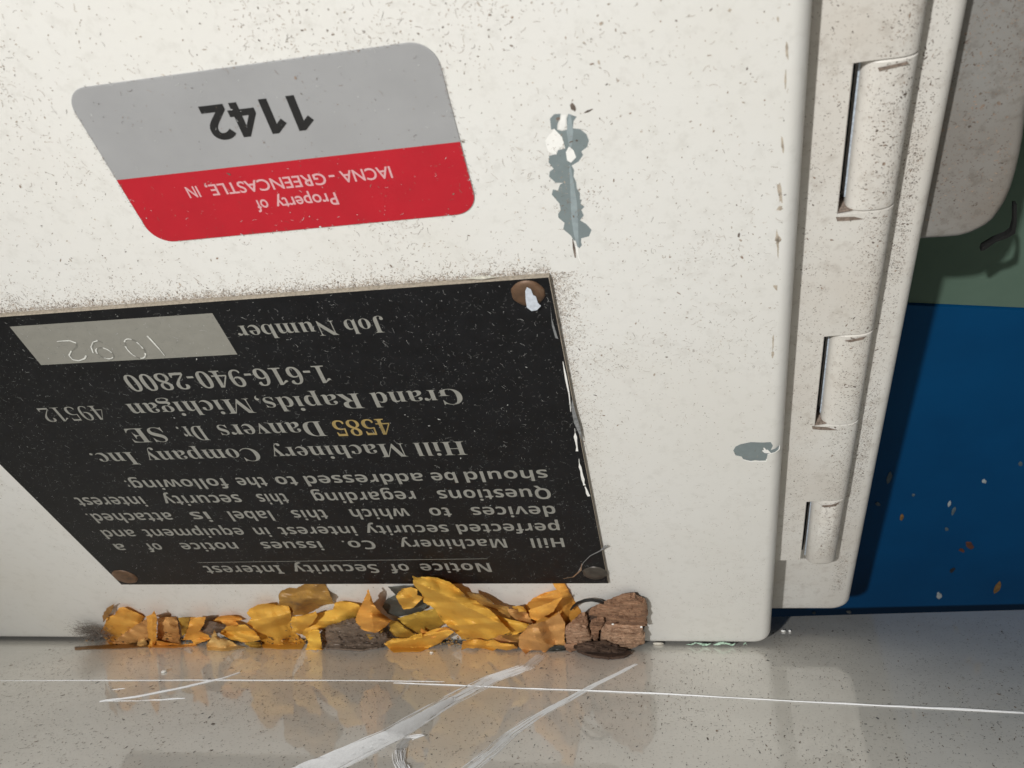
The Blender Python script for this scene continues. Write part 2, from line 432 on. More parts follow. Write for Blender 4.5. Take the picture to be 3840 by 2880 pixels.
# ------------------------------------------------------------------ cabinet frame and hinge
ZF = -10.2; ZL = -5.5
fr = empty('cabinet', D(-60, 0.3, 0), 'white painted steel cabinet with hinged door, black notice plate and red grey sticker', 'cabinet')
fe = door(*Z(R3, 930, 1130), ZF).x; fe2 = door(3633, 0, ZF).x
fx = (fe + fe2) / 2
fbot = door(3100, 2277, ZF - 1).y
slab('frame_face', rrect(-330, fbot, fx, 235, (3, 4.4, 3, 3)), ZF, -29, 1.9, M['white_dirty'], fr)

GRIME = plain('brown_grime', (0.20, 0.155, 0.125), 0.85, 0.4, 2500)
# hinge: leaf tangent to the barrel, notches where the frame's own knuckles show
bl = door(*Z(R1, 914, 900), ZL - 2.8).x; br_ = door(*Z(R1, 1264, 900), ZL - 2.8).x
rb = (br_ - bl) / 2 / 0.955
xb = (br_ + bl) / 2
print('hinge', rb, xb)
slots = []
for (zz, yt, yb, xs_) in ((R1, (960, 440), (870, 1475), None), (R2, (760, 855), (690, 1470), None), (R3, (620, 522), (600, 935), None)):
    slots.append((door(*Z(zz, *yb), ZL).y, door(*Z(zz, *yt), ZL).y))
xsl = (door(*Z(R1, 905, 470), ZL).x + door(*Z(R1, 830, 1450), ZL).x) / 2
hinge_bottom = slots[2][0]
hinge = None
RZ = 2.3
def barrel(x_axis, zl, r, deg, grow=0.0):
    """point of the slightly flattened barrel's section, deg from its crown"""
    a = math.radians(deg); sn, cs = math.sin(a), math.cos(a)
    return (x_axis + (r + grow) * math.copysign(abs(sn) ** 0.78, sn), zl - RZ + (RZ + grow) * math.copysign(abs(cs) ** 0.78, cs))
def rolled(y0, y1, x_left, x_axis, zl, r, wrap=200, nseg=16, cap=0.5):
    """flat strip at zl running right and rolling round a pin; rounded ends"""
    prof = [(6.0, zl), (x_left - 0.05, zl)] + [(x_left + (x_axis - x_left) * k / 4, zl) for k in range(1, 3)]
    prof += [barrel(x_axis, zl, r, 180 * k / nseg) for k in range(nseg + 1)]
    rows = []
    c = cap
    for (yy, sh) in ((y0, c), (y0 + 0.12 * c, 0.45 * c), (y0 + 0.45 * c, 0.12 * c), (y0 + c, 0), (y1 - 0.2, 0), (y1 - 0.1, 0.0), (y1 - 0.03, 0.02), (y1, 0.05)):
        row = []
        for i, (x, z) in enumerate(prof):
            if i < 2: row.append(D(x, yy, z))
            elif i < 4: row.append(D(x, yy, z - sh * 0.5))
            else:
                dx, dz = x - x_axis, z - (zl - RZ); k = (r - sh * 0.5) / r
                row.append(D(x_axis + dx * k, yy, zl - RZ + dz * k))
        rows.append(row)
    n = len(prof); v = [p for r_ in rows for p in r_]
    f = [(a * n + i, a * n + i + 1, (a + 1) * n + i + 1, (a + 1) * n + i) for a in range(len(rows) - 1) for i in range(n - 1)]
    f += [tuple(reversed(range(n))), tuple((len(rows) - 1) * n + i for i in range(n))]
    return v, f
hg = MB()
tops = [235] + [s[0] for s in slots[:2]]
bots = [s[1] for s in slots]
for k in range(3):                                        # solid lengths between the notches
    hg.add(*rolled(bots[k] + 0.12, tops[k] - 0.1, xsl, xb, ZL, rb, cap=0.22))
# the leaf's flat strip left of the notches (one run, down to the hinge end)
x_l = 6.0
for k in range(3):
    ya = slots[k][0] + (0.8 if k == 2 else -0.1); yb_ = slots[k][1] + 0.12
    lv = []
    for (X, zz) in ((x_l, ZL), (xsl - 0.12, ZL), (xsl, ZL - 0.12), (xsl, ZL - 1.4), (x_l, ZL - 1.4)): lv += [D(X, ya, zz), D(X, yb_, zz)]
    hg.add(lv, [(2 * i, 2 * i + 2, 2 * i + 3, 2 * i + 1) for i in range(4)] + [(0, 8, 6, 4, 2), (1, 3, 5, 7, 9)])
hinge = hg.build('hinge_leaf', M['white_dirty'], fr)
for k in range(3):
    y0, y1 = slots[k]
    if k == 2: y0 = door(*Z(R3, 700, 962), ZL).y
    kb = MB()
    n = 26; rows = []
    r0 = rb * (0.992 if k < 2 else 0.96)
    e0 = ((y0, r0 * 0.55), (y0 + 0.12, r0 * 0.8), (y0 + 0.4, r0 * 0.95), (y0 + 0.9, r0)) if k == 2 else ((y0 + 0.09, r0 * 0.96), (y0 + 0.13, r0 * 0.985), (y0 + 0.2, r0), (y0 + 0.4, r0))
    for (yy, rr) in e0 + ((y1 - 0.25, r0), (y1 - 0.05, r0 * 0.93)):
        bq = [barrel(xb, ZL, rb, 360 * i / n) for i in range(n)]
        rows.append([D(xb + (x - xb) * rr / rb, yy, ZL - RZ + (z - ZL + RZ) * rr / rb) for x, z in bq])
    v = [p for r_ in rows for p in r_]
    kb.add(v, [(a * n + i, a * n + (i + 1) % n, (a + 1) * n + (i + 1) % n, (a + 1) * n + i) for a in range(len(rows) - 1) for i in range(n)] + [tuple(reversed(range(n))), tuple(5 * n + i for i in range(n))])
    if k < 2:
        yq = slots[k][0] + 0.16
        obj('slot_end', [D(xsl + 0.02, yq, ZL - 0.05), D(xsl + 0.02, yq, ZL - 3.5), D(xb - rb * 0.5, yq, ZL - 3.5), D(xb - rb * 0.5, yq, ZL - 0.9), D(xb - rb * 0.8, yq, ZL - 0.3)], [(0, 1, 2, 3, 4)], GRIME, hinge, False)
    # the thin bright seam where the paint broke
    kn = kb.build('knuckle', M['white_dirty'], hinge)
    xs0 = xb - r0 * 0.97
    obj('broken_paint_seam', [D(xs0 - 0.28, y0 + 1.4, ZL - RZ + 0.3), D(xs0 + 0.05, y0 + 1.4, ZL - RZ + 0.5), D(xs0 + 0.05, y1 - 0.3, ZL - RZ + 0.5), D(xs0 - 0.28, y1 - 0.3, ZL - RZ + 0.3)],
        [(0, 1, 2, 3)], plain('blue_white_seam', (0.42, 0.47, 0.53), 0.5, 0.3, 2500), hinge, False)
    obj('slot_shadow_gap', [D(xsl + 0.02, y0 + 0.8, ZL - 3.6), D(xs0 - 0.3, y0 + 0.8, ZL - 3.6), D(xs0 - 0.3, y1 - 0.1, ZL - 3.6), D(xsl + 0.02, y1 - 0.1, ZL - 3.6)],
        [(0, 1, 2, 3)], M['slot'], hinge, False).name = 'slot_lining'  # dark sheet that stands in for the shade inside the slot

for (z, q, dz) in ((R1, [(1090, 470), (1180, 450), (1290, 425), (1310, 440), (1200, 470), (1100, 492)], 0.06), (R2, [(860, 880), (930, 868), (1010, 850), (990, 872), (900, 892)], 0.06), (R3, [(700, 545), (770, 540), (830, 520), (800, 550), (720, 560)], 0.06),
                   (R1, [(800, 1500), (930, 1498), (1000, 1515), (900, 1525), (810, 1530)], 0.03), (R2, [(635, 1470), (740, 1478), (820, 1500), (700, 1498), (640, 1492)], 0.03)):
    gv, gf = patch(dpx(z, q, ZL + dz), ZL + dz)
    obj('grime_streak', gv, gf, GRIME, hinge, False)

# ------------------------------------------------------------------ door
dr = fr
slab('door_panel', rrect(-330, 0.35, 15.34, 235, (3, 4.2, 3, 3), 12), 0.0, -5.0, 2.3, M['white'], dr, 10)

# notice plate
PX, PY, PW, PH, PT = -139.93, 32.65, 120.0, 89.26, 0.9
prt = -0.0069
def pl(u, v_):                                            # plate axes -> door axes
    c, s = math.cos(prt), math.sin(prt); return (PX + u * c - v_ * s, PY + u * s + v_ * c)
plate = slab('notice_plate', [pl(0, 0), pl(PW, 0), pl(PW, PH), pl(0, PH)], PT, 0.03, 0.12, M['black_plate'], dr, 3, M['plate_edge'])
plate['label'] = 'black metal notice plate with silver lettering mounted upside down'

GLY = {}
def style(s, kind):
    out = ''
    for c in s:
        o = ord(c)
        if kind == 'serif':
            if 'A' <= c <= 'Z': c = chr(0x1D400 + o - 65)
            elif 'a' <= c <= 'z': c = chr(0x1D41A + o - 97)
            elif '0' <= c <= '9': c = chr(0x1D7CE + o - 48)
        elif kind == 'bold':
            if 'A' <= c <= 'Z': c = chr(0x1D5D4 + o - 65)
            elif 'a' <= c <= 'z': c = chr(0x1D5EE + o - 97)
            elif '0' <= c <= '9': c = chr(0x1D7EC + o - 48)
        out += c
    return out
def text_mesh(s, kind, offset=0.0, space=1.0):
    cu = bpy.data.curves.new('t', 'FONT'); cu.body = style(s, kind); cu.size = 1; cu.offset = offset - (0.006 if kind != 'plain' else 0); cu.resolution_u = 6
    cu.space_character = space
    o = bpy.data.objects.new('t', cu); col.objects.link(o)
    dg = bpy.context.evaluated_depsgraph_get(); dg.update()
    me = bpy.data.meshes.new_from_object(o.evaluated_get(dg))
    vs = [v.co.copy() for v in me.vertices]; fs = [tuple(p.vertices) for p in me.polygons]
    bpy.data.objects.remove(o); bpy.data.curves.remove(cu); bpy.data.meshes.remove(me)
    return vs, fs
CAPH = {}
for kd in ('serif', 'bold', 'plain'):
    vs, fs = text_mesh('H', kd); CAPH[kd] = max(v.y for v in vs)
def line(name, zoom, base, top, words, kind, mat, lift, parent, offset=0.0, space=1.0, hk=1.0):
    """lettering upside down on the door face; base/top: two points each along the line, words: (text, right x, left x)"""
    def ly(p, x): return p[0][1] + (p[1][1] - p[0][1]) * (x - p[0][0]) / (p[1][0] - p[0][0])
    yb = [door(*Z(zoom, *q), lift).y for q in base]; yt = [door(*Z(zoom, *q), lift).y for q in top]
    xb_ = [door(*Z(zoom, *q), lift).x for q in base]
    h = ((yb[0] - yt[0]) + (yb[1] - yt[1])) / 2 * hk
    mb = MB()
    for w in words:
        s, xr, xl = w[:3]
        kd = w[3] if len(w) > 3 else kind
        kr = 1.0 if (s[0].isupper() or s[0].isdigit() or s[0] in 'bdfhklti') else 0.72
        if s[0] == '1': kr = 0.75
        if s[0] == '-': kr = 0.4
        kr = 0.5 + (kr - 0.5) * (0.6 if len(s) > 2 else 0.1)
        Xr = door(*Z(zoom, xr, ly(base, xr) + kr * (ly(top, xr) - ly(base, xr))), lift).x
        Xl = door(*Z(zoom, xl, ly(base, xl) + (0.4 if s[0] == '-' else 0.22 if len(s) > 2 else 0.45) * (ly(top, xl) - ly(base, xl))), lift).x
        vs, fs = text_mesh(s, kd, offset, space)
        a = min(v.x for v in vs); b = max(v.x for v in vs)
        out = []
        for v_ in vs:
            X = Xr + (v_.x - a) / (b - a) * (Xl - Xr)
            Yb = yb[0] + (yb[1] - yb[0]) * (X - xb_[0]) / (xb_[1] - xb_[0])
            out.append(D(X, Yb - v_.y / CAPH[kd] * h, lift))
        mb.add(out, fs)
    return mb.build(name, mat, parent, False)
L = PT + 0.03
line('lettering', ZB, [(1690, 455), (520, 467)], [(1705, 492), (515, 501)], [('Notice', 1707, 1408), ('of', 1365, 1283), ('Security', 1243, 878), ('Interest', 845, 513)], 'bold', M['silver'], L, plate)
line('lettering', ZB, [(1995, 351), (150, 375)], [(2008, 389), (160, 408)], [('Hill', 2010, 1868), ('Machinery', 1772, 1322), ('Co.', 1230, 1088), ('issues', 1010, 748), ('notice', 657, 413), ('of', 340, 274), ('a', 190, 147)], 'bold', M['silver'], L, plate)
line('lettering', ZB, [(1985, 288), (90, 318)], [(1990, 328), (100, 353)], [('perfected', 1990, 1560), ('security', 1530, 1180), ('interest', 1150, 822), ('in', 786, 725), ('equipment', 683, 260), ('and', 235, 88)], 'bold', M['silver'], L, plate)
line('lettering', ZB, [(1970, 217), (30, 250)], [(1975, 258), (45, 290)], [('devices', 1975, 1620), ('to', 1540, 1450), ('which', 1368, 1118), ('this', 1032, 875), ('label', 806, 613), ('is', 540, 462), ('attached.', 390, 28)], 'bold', M['silver'], L, plate)
line('lettering', ZB, [(1945, 144), (0, 183)], [(1955, 188), (0, 224)], [('Questions', 1955, 1480), ('regarding', 1393, 963), ('this', 870, 731), ('security', 672, 338), ('interest', 277, -20)], 'bold', M['silver'], L, plate)
line('lettering', ZB, [(1935, 67), (190, 113)], [(1940, 110), (200, 153)], [('should', 1940, 1592), ('be', 1562, 1457), ('addressed', 1427, 928), ('to', 902, 813), ('the', 782, 645), ('following:', 620, 188)], 'bold', M['silver'], L, plate)
line('lettering', ZA, [(1975, 698), (65, 760)], [(2000, 766), (65, 826)], [('Hill', 2005, 1730), ('Machinery', 1697, 985), ('Company', 942, 335), ('Inc.', 307, 57)], 'serif', M['silver'], L, plate)
line('lettering', ZA, [(1580, 580), (250, 632)], [(1615, 660), (285, 703)], [('Danvers', 1277, 712), ('Dr.', 667, 505), ('SE', 442, 245)], 'serif', M['silver'], L, plate)
line('lettering', ZA, [(1580, 580), (250, 632)], [(1615, 660), (285, 703)], [('4585', 1620, 1305)], 'serif', M['gold'], L, plate)['label'] = 'yellowed digits 4585'
line('lettering', ZA, [(1960, 425), (-216, 525)], [(1985, 508), (-180, 592)], [('Grand', 1990, 1505), ('Rapids,', 1472, 913), ('Michigan', 907, 243)], 'serif', M['silver'], L, plate)
line('lettering', ZA, [(1960, 425), (-216, 525)], [(1985, 508), (-180, 592)], [('49512', 137, -216)], 'serif', M['silver'], L, plate, -0.012)
line('lettering', ZA, [(1240, 305), (222, 355)], [(1290, 390), (250, 437)], [('1-616-940-2800', 1293, 222)], 'serif', M['silver'], L, plate)
line('lettering', ZA, [(1545, 58), (805, 100)], [(1590, 132), (805, 175)], [('Job', 1592, 1365), ('Number', 1338, 805)], 'serif', M['silver'], L, plate)
def stroke(pts, w, lift, jit=0.0):
    """flat ribbon through door-axes points"""
    vs = []; n = len(pts)
    for i, p in enumerate(pts):
        a = pts[max(0, i - 1)]; b = pts[min(n - 1, i + 1)]
        d = Vector((b[0] - a[0], b[1] - a[1])).normalized(); nn = Vector((-d.y, d.x))
        ww = (w[i] if isinstance(w, (list, tuple)) else w) * random.uniform(1 - jit, 1 + jit) * 0.5
        vs += [D(p[0] + nn.x * ww, p[1] + nn.y * ww, lift), D(p[0] - nn.x * ww, p[1] - nn.y * ww, lift)]
    return vs, [(2 * i, 2 * i + 1, 2 * i + 3, 2 * i + 2) for i in range(n - 1)]
mb = MB(); mb.add(*stroke(dpx(ZB, [(1690, 437), (487, 453)], L), 0.16, L)); mb.build('underline', M['silver'], plate, False)
wv, wf = patch([(q.x, q.y) for q in (door(*p, L) for p in [(36, 1225), (154, 1369), (890, 1329), (796, 1174.5)])], L)
win = obj('number_window', wv, wf, M['window'], plate, False); win['label'] = 'bare aluminium window engraved 1092'
mb = MB()
def arc(cx_, cy_, rx, ry, a0, a1, tilt=(0, 0), n=18):
    return [(cx_ + rx * math.cos(math.radians(a0 + (a1 - a0) * i / n)) + tilt[0] * math.sin(math.radians(a0 + (a1 - a0) * i / n)), cy_ + ry * math.sin(math.radians(a0 + (a1 - a0) * i / n))) for i in range(n + 1)]
strokes = [[(945, 530), (980, 568), (1020, 612), (1055, 655)],
           arc(866, 611, 52, 62, 0, 360, (42, 0), 26),
           arc(672, 640, 48, 36, 60, 420, (28, 0), 22),
           [(712, 622), (690, 585), (660, 565), (625, 562), (600, 578), (590, 597)][::-1] if False else [(600, 640), (586, 600), (598, 570), (628, 560), (655, 572)],
           [(555, 655), (545, 675), (510, 688), (470, 682), (445, 655), (460, 625), (488, 600), (490, 575), (450, 560), (370, 565)]]
for s_ in strokes:
    pts = dpx(Z2, s_, L + 0.05)
    mb.add(*stroke(pts, 0.30, L + 0.02, 0.4), 1)
    hi_ = [(x - 0.10, y + 0.12) for x, y in pts]  # groove highlights painted as bright dashes over the dark strokes
    for k in range(0, len(hi_) - 1):
        if math.sin(k * 0.9 + len(pts) + 2.4) > -0.3: mb.add(*stroke(hi_[k:k + 2], 0.22, L + 0.04 + k * 0.0005, 0.5), 0)
mb.build('engraving', [M['engrave'], M['engrave_dark']], plate, False)

def rivet(px, py, wpx, mat, label=None):
    c = door(px, py, PT); e = door(px + wpx / 2, py, PT); r = (e - c).length
    n = 28; rows = []
    for k in range(8):
        a = math.radians(90 * k / 8); rows.append((r * math.cos(a), 0.62 * math.sin(a)))
    v = []
    for rr, zz in rows: v += [D(c.x + rr * math.cos(2 * math.pi * i / n) * (1 + 0.03 * math.sin(i * 1.7)), c.y + rr * math.sin(2 * math.pi * i / n), PT + 0.01 + zz) for i in range(n)]
    v.append(D(c.x, c.y, PT + 0.63))
    f = [(a * n + i, a * n + (i + 1) % n, (a + 1) * n + (i + 1) % n, (a + 1) * n + i) for a in range(7) for i in range(n)]
    f += [(7 * n + i, 7 * n + (i + 1) % n, 8 * n) for i in range(n)]
    o = obj('rivet', v, f, mat, plate)
    if label: o['label'] = label
    return o
rivet(1980, 1099, 128, M['rivet'], 'rusty brown rivet with a white paint flake')
rivet(2231, 2148, 92, M['rivet_dark'])
rivet(468, 2162, 86, M['rivet'])
fv, ff = patch(dpx(Z3, [(1490, 215), (1515, 228), (1530, 265), (1548, 275), (1560, 315), (1580, 335), (1555, 362), (1520, 368), (1490, 345), (1482, 290), (1480, 240)], PT + 0.7), PT + 0.72)
obj('paint_flake', fv, ff, plain('pale_blue_flake', (0.52, 0.56, 0.62), 0.5, 0.12, 1500), plate, False)
# chewed right edge of the plate: bare metal and torn film
mb = MB()
for wp, ww in (([(1509, 10), (1513, 60), (1522, 120), (1530, 170)], [0.1, 0.5, 0.35, 0.2]), ([(1534, 190), (1541, 240), (1552, 290), (1562, 335), (1570, 360)], [0.15, 0.4, 0.6, 0.45, 0.3]), ([(1570, 355), (1584, 395), (1596, 430)], [0.3, 0.4, 0.1])):
    mb.add(*stroke([q for a, b in zip(dpx(Z5, wp, L), dpx(Z5, wp[1:], L)) for q in (a, ((a[0] + b[0]) / 2 + random.uniform(-.12, .12), (a[1] + b[1]) / 2))], [w_ for w_ in ww[:-1] for _ in (0, 1)], L + 0.01, 0.45), 0)
mb.add(*patch(dpx(Z3, [(1640, 330), (1650, 420), (1690, 545), (1672, 540), (1650, 460)], L), L + 0.012), 1)
mb.add(*patch(dpx(Z3, [(1780, 930), (1800, 1010), (1830, 1110), (1850, 1230), (1872, 1300), (1845, 1200), (1790, 1080), (1772, 980)], L), L + 0.013), 1)
mb.add(*stroke(dpx(Z3, [(1720, 690), (1740, 800), (1760, 900), (1770, 1010)], L), [0.1, 0.25, 0.2, 0.1], L + 0.014, 0.4), 0)
mb.add(*stroke(dpx(Z5, [(1525, 870), (1560, 805), (1600, 765), (1660, 735), (1700, 705)], L), [0.25, 0.15, 0.2, 0.3, 0.8], L + 0.015, 0.2), 1)
mb.add(*stroke(dpx(Z5, [(1440, 900), (1500, 890), (1545, 850), (1550, 810)], L), [0.1, 0.3, 0.25, 0.1], L + 0.016, 0.3), 2)
mb.build('worn_edge', [M['flake_white'], plain('scraped_metal', (0.30, 0.31, 0.32), 0.35, 0.4, 1500, 0.5), plain('bronze_film', (0.28, 0.17, 0.10), 0.4, 0.3, 1500)], plate, False)
mb = MB()                                                 # pale scuffs along the top edge
mb.add(*stroke(dpx(Z3, [(1080, 163), (1140, 158), (1200, 155), (1290, 150)], L), [0.1, 0.35, 0.5, 0.1], L + 0.017, 0.5))
mb.build('edge_scuff', plain('pale_scuff', (0.6, 0.58, 0.5), 0.5, 0.3, 2500), plate, False)

# property sticker
SX, SY, SW, SH, ST = -77.08, 132.9, 49.77, 25.1, 0.14
yred = (door(434, 671, ST).y + door(1725, 534, ST).y) / 2
rr = 3.3
st_poly = rrect(SX, SY, SX + SW, SY + SH, (rr,) * 4, 10)
stk = slab('property_sticker', st_poly, ST, 0.02, 0.03, M['sticker_grey'], dr, 2)
stk['label'] = 'grey and red asset sticker numbered 1142 stuck upside down'
rv, rf = patch(inset(rrect(SX, SY, SX + SW, yred, (rr, rr, 0, 0), 10), 0.05), ST + 0.012)
obj('red_band', rv, rf, M['sticker_red'], stk, False)
S2 = ST + 0.03
line('number', Z1, [(1195, 334), (705, 394)], [(1245, 488), (770, 536)], [('1142', 1262, 722, 'bold')], 'bold', M['ink'], S2, stk, 0.018, hk=1.1)
line('lettering', Z1, [(1655, 680), (650, 783)], [(1660, 736), (665, 836)], [('IACNA', 1655, 1397, 'plain'), ('-', 1375, 1345, 'plain'), ('GREENCASTLE,', 1335, 742, 'plain'), ('IN', 712, 652, 'plain')], 'plain', M['sticker_print'], S2, stk, 0.012)
line('lettering', Z1, [(1385, 808), (985, 848)], [(1392, 866), (1000, 905)], [('Property', 1392, 1080, 'plain'), ('of', 1052, 990, 'plain')], 'plain', M['sticker_print'], S2, stk, 0.012)

# chipped paint
chip = [(370, 265), (420, 262), (412, 300), (395, 345), (392, 385), (430, 395), (470, 385), (466, 300), (480, 262), (545, 285), (520, 320), (515, 375), (570, 380), (620, 420), (640, 470), (625, 520),
        (580, 555), (595, 582), (560, 632), (505, 665), (525, 700), (520, 750), (540, 790), (545, 840), (570, 880), (570, 928), (585, 930), (575, 960), (605, 985), (580, 1010), (600, 1052), (570, 1090),
        (620, 1120), (660, 1165), (640, 1215), (580, 1230), (578, 1262), (586, 1282), (565, 1310), (545, 1252), (520, 1245), (500, 1210), (440, 1160), (450, 1110), (402, 1070), (400, 1040), (420, 1010),
        (410, 960), (350, 890), (360, 850), (398, 860), (415, 812), (440, 800), (380, 798), (330, 750), (335, 710), (365, 690), (326, 640), (330, 590), (385, 575), (400, 545), (455, 532), (440, 470), (400, 430), (372, 380), (345, 385), (340, 330), (336, 300)]
cv, cf = patch(dpx(R8, chip), 0.015)
ch = obj('paint_chip', cv, cf, M['primer'], dr, False); ch['label'] = 'tall ragged chip showing grey primer'
mb = MB()
for q in ([(300, 470), (330, 425), (352, 405), (370, 378), (400, 410), (430, 440), (446, 500), (400, 540), (385, 580), (320, 555)], [(460, 560), (485, 515), (520, 545), (540, 600), (500, 642), (470, 625)], [(415, 320), (430, 270), (462, 270), (455, 350), (440, 385), (405, 380)]):
    mb.add(*patch(dpx(R8, q), 0.03), 0)
mb.add(*stroke(dpx(R8, [(490, 265), (492, 400), (495, 520)]), [0.25, 0.75, 0.3], 0.032, 0.15), 1)
mb.add(*stroke(dpx(R8, [(490, 660), (508, 800), (522, 950), (530, 1080), (540, 1200), (556, 1300)]), [0.2, 0.55, 0.8, 0.8, 0.6, 0.2], 0.034, 0.15), 1)
mb.add(*stroke(dpx(R8, [(512, 1235), (525, 1310), (534, 1380)]), [0.1, 0.35, 0.2], 0.036, 0.2), 2)
mb.add(*stroke(dpx(R8, [(540, 1290), (560, 1380), (580, 1425)]), [0.3, 0.15, 0.1], 0.036, 0.2), 0)
for (x, y, w_, h_) in [(515, 210, 26, 60), (500, 480, 30, 10), (545, 470, 14, 14), (635, 240, 50, 12), (400, 300, 26, 22), (520, 1060, 10, 20)]:
    mb.add(*patch(blob(dpx(R8, [(x, y)])[0], w_ * 0.011, h_ * 0.011, 0.3), 0.04), 2)
mb.build('chip_flake', [M['flake_white'], M['primer_light'], M['dust_dark']], ch, False)
chip2 = [(785, 330), (800, 305), (830, 290), (900, 275), (975, 278), (1030, 275), (1045, 298), (1030, 328), (1060, 318), (1086, 297), (1088, 318), (1060, 340), (1010, 355), (1002, 395), (960, 398), (930, 393), (900, 399), (850, 387), (840, 370), (800, 362)]
cv, cf = patch(dpx(R9, chip2), 0.015)
ch2 = obj('paint_chip', cv, cf, M['primer'], dr, False); ch2['label'] = 'small oval chip near the door edge'
mb = MB()
mb.add(*stroke(dpx(R9, [(975, 330), (1000, 335), (1030, 348)]), [0.2, 0.8, 0.2], 0.03, 0.4), 0)
mb.add(*stroke(dpx(R9, [(985, 312), (1005, 345)]), [0.2, 0.5], 0.031, 0.4), 0)
mb.add(*stroke(dpx(R9, [(1010, 356), (1060, 342), (1086, 322), (1090, 297)]), [0.25, 0.2, 0.25, 0.15], 0.032, 0.3), 0)
mb.add(*stroke(dpx(R9, [(850, 390), (900, 402), (1000, 400), (1004, 385)]), [0.2, 0.3, 0.6, 0.2], 0.033, 0.3), 0)
mb.build('chip_flake', M['flake_white'], ch2, False)
# dirty scuffs rolled along the door edge
mb = MB()
for (z, x, y, w_, h_, an) in [(R1, 590, 320, 10, 70, 0.1), (R1, 590, 530, 8, 55, 0.05), (R1, 572, 980, 8, 50, 0.1), (R1, 500, 1330, 13, 75, 0.15), (R1, 425, 1440, 26, 16, 0.3), (R2, 490, 200, 10, 80, 0.05), (R2, 420, 180, 20, 22, 0), (R2, 403, 510, 12, 22, 0.2),
                              (R1, 66, 70, 13, 12, 0), (R1, 400, 130, 7, 20, 0.2), (R2, 388, 900, 5, 60, 0.0), (R2, 388, 975, 9, 22, 0.0)]:
    c = dpx(z, [(x, y)])[0]; e = dpx(z, [(x + w_, y)])[0]; g = dpx(z, [(x, y + h_)])[0]
    zz = 0.02
    if c[0] > 13.0: zz = 0.02
    mb.add(*patch(blob((min(c[0], 12.6), c[1]), abs(e[0] - c[0]), abs(g[1] - c[1]), an, 13, 0.4), zz), 0)
mb.build('edge_stain', plain('tan_grime', (0.42, 0.36, 0.29), 0.8, 0.3, 1500), dr, False)

# ------------------------------------------------------------------ dust: thousands of specks and fibres
def dust(name, label, mats, n, place, size, fib=0.3, flen=(0.5, 1.8), fw=(0.03, 0.06), lift=0.03, frame=D, ys=1.0):
    mb = MB()
    for q in range(n):
        p = place()
        if p is None: continue
        X, Y = p[0], p[1]; s = random.uniform(*size) * (p[2] if len(p) > 2 else 1.0) * (2.2 if random.random() < 0.03 else 1)
        mi = random.randrange(len(mats)); z = lift + random.random() * 0.02
        if random.random() < fib:
            a = random.uniform(0, 6.3); ln = random.uniform(*flen) * random.random() ** 0.8; w_ = random.uniform(*fw); k = random.uniform(-2.2, 2.2)
            vs = []; x, y = X, Y; st = 5
            for i in range(st + 1):
                vs += [frame(x - math.sin(a) * w_ / 2, y + math.cos(a) * w_ / 2, z), frame(x + math.sin(a) * w_ / 2, y - math.cos(a) * w_ / 2, z)]
                x += math.cos(a) * ln / st; y += math.sin(a) * ln / st; a += k / st + random.uniform(-0.25, 0.25)
            mb.add(vs, [(2 * i, 2 * i + 1, 2 * i + 3, 2 * i + 2) for i in range(st)], mi)
        else:
            b = blob((X, Y), s * random.uniform(0.6, 1.7), s * random.uniform(0.3, 0.8), random.uniform(0, 3.2), 6, 0.35)
            mb.add([frame(x, Y + (y - Y) * ys, z) for x, y in b], [tuple(range(6))], mi)
    return prop(mb.build(name, mats, None, False), label, None, None, 'stuff')
def in_plate(X, Y, m=0.0): return PX - m < X < PX + PW + m and PY - m < Y < PY + PH + m
def in_sticker(X, Y): return SX < X < SX + SW and SY < Y < SY + SH
CL = [(random.uniform(-140, 12), random.uniform(5, 172), random.uniform(1.0, 7)) for _ in range(70)]
def p_door():
    X = random.uniform(-150, 13.2); Y = 3 + 172 * random.random() ** 0.8
    if random.random() < 0.3:
        c = random.choice(CL); X = random.gauss(c[0], c[2]); Y = random.gauss(c[1], c[2] * 0.7)
        if X > 13.2 or Y < 2 or in_plate(X, Y, 0.3) or in_sticker(X, Y): return None
        return (X, Y, 0.7 + 0.4 * (Y / 170))
    if in_plate(X, Y, 0.3) or in_sticker(X, Y): return None
    # patchy
    k = 0.5 + 0.5 * math.sin(X * 0.13 + 1.3 * math.sin(Y * 0.07)) * math.sin(Y * 0.11 + 0.6)
    if random.random() > 0.42 + 0.58 * k: return None
    return (X, Y, 0.8 + 0.45 * (Y / 170))
dust('dust_specks', 'brown dust specks and fibres scattered over the white door', [M['dust_dark'], M['dust_brown'], M['dust_brown'], M['dust_fine'], M['dust_fine']], 25000, p_door, (0.04, 0.11), 0.35, (0.3, 1.4), (0.025, 0.045))
def p_ridge():                                            # dust caught along the plate's upper edge and upper right side
    if random.random() < 0.8:
        u = random.uniform(0, PW); v_ = PH + random.expovariate(1 / (0.55 if random.random() < 0.6 else 1.9)) + 0.05
    else:
        u = PW + random.expovariate(1 / 1.6) + 0.1; v_ = PH - random.expovariate(1 / 18)
    return pl(u, v_)
dust('dust_ridge', 'brown dust caught along the top edge of the black notice plate', [M['dust_brown'], M['dust_dark'], M['dust_fine'], M['dust_fine']], 9500, p_ridge, (0.035, 0.11), 0.25, (0.3, 1.2))
def p_plate():
    return pl(random.uniform(0.4, PW - 0.4), random.uniform(0.4, PH - 0.4))
dust('plate_dust', 'pale dust and lint fibres lying on the black notice plate', [M['dust_pale'], M['dust_grey'], M['dust_grey'], M['dust_grey']], 11000, p_plate, (0.025, 0.08), 0.4, (0.3, 1.3), (0.02, 0.04), PT + 0.07)
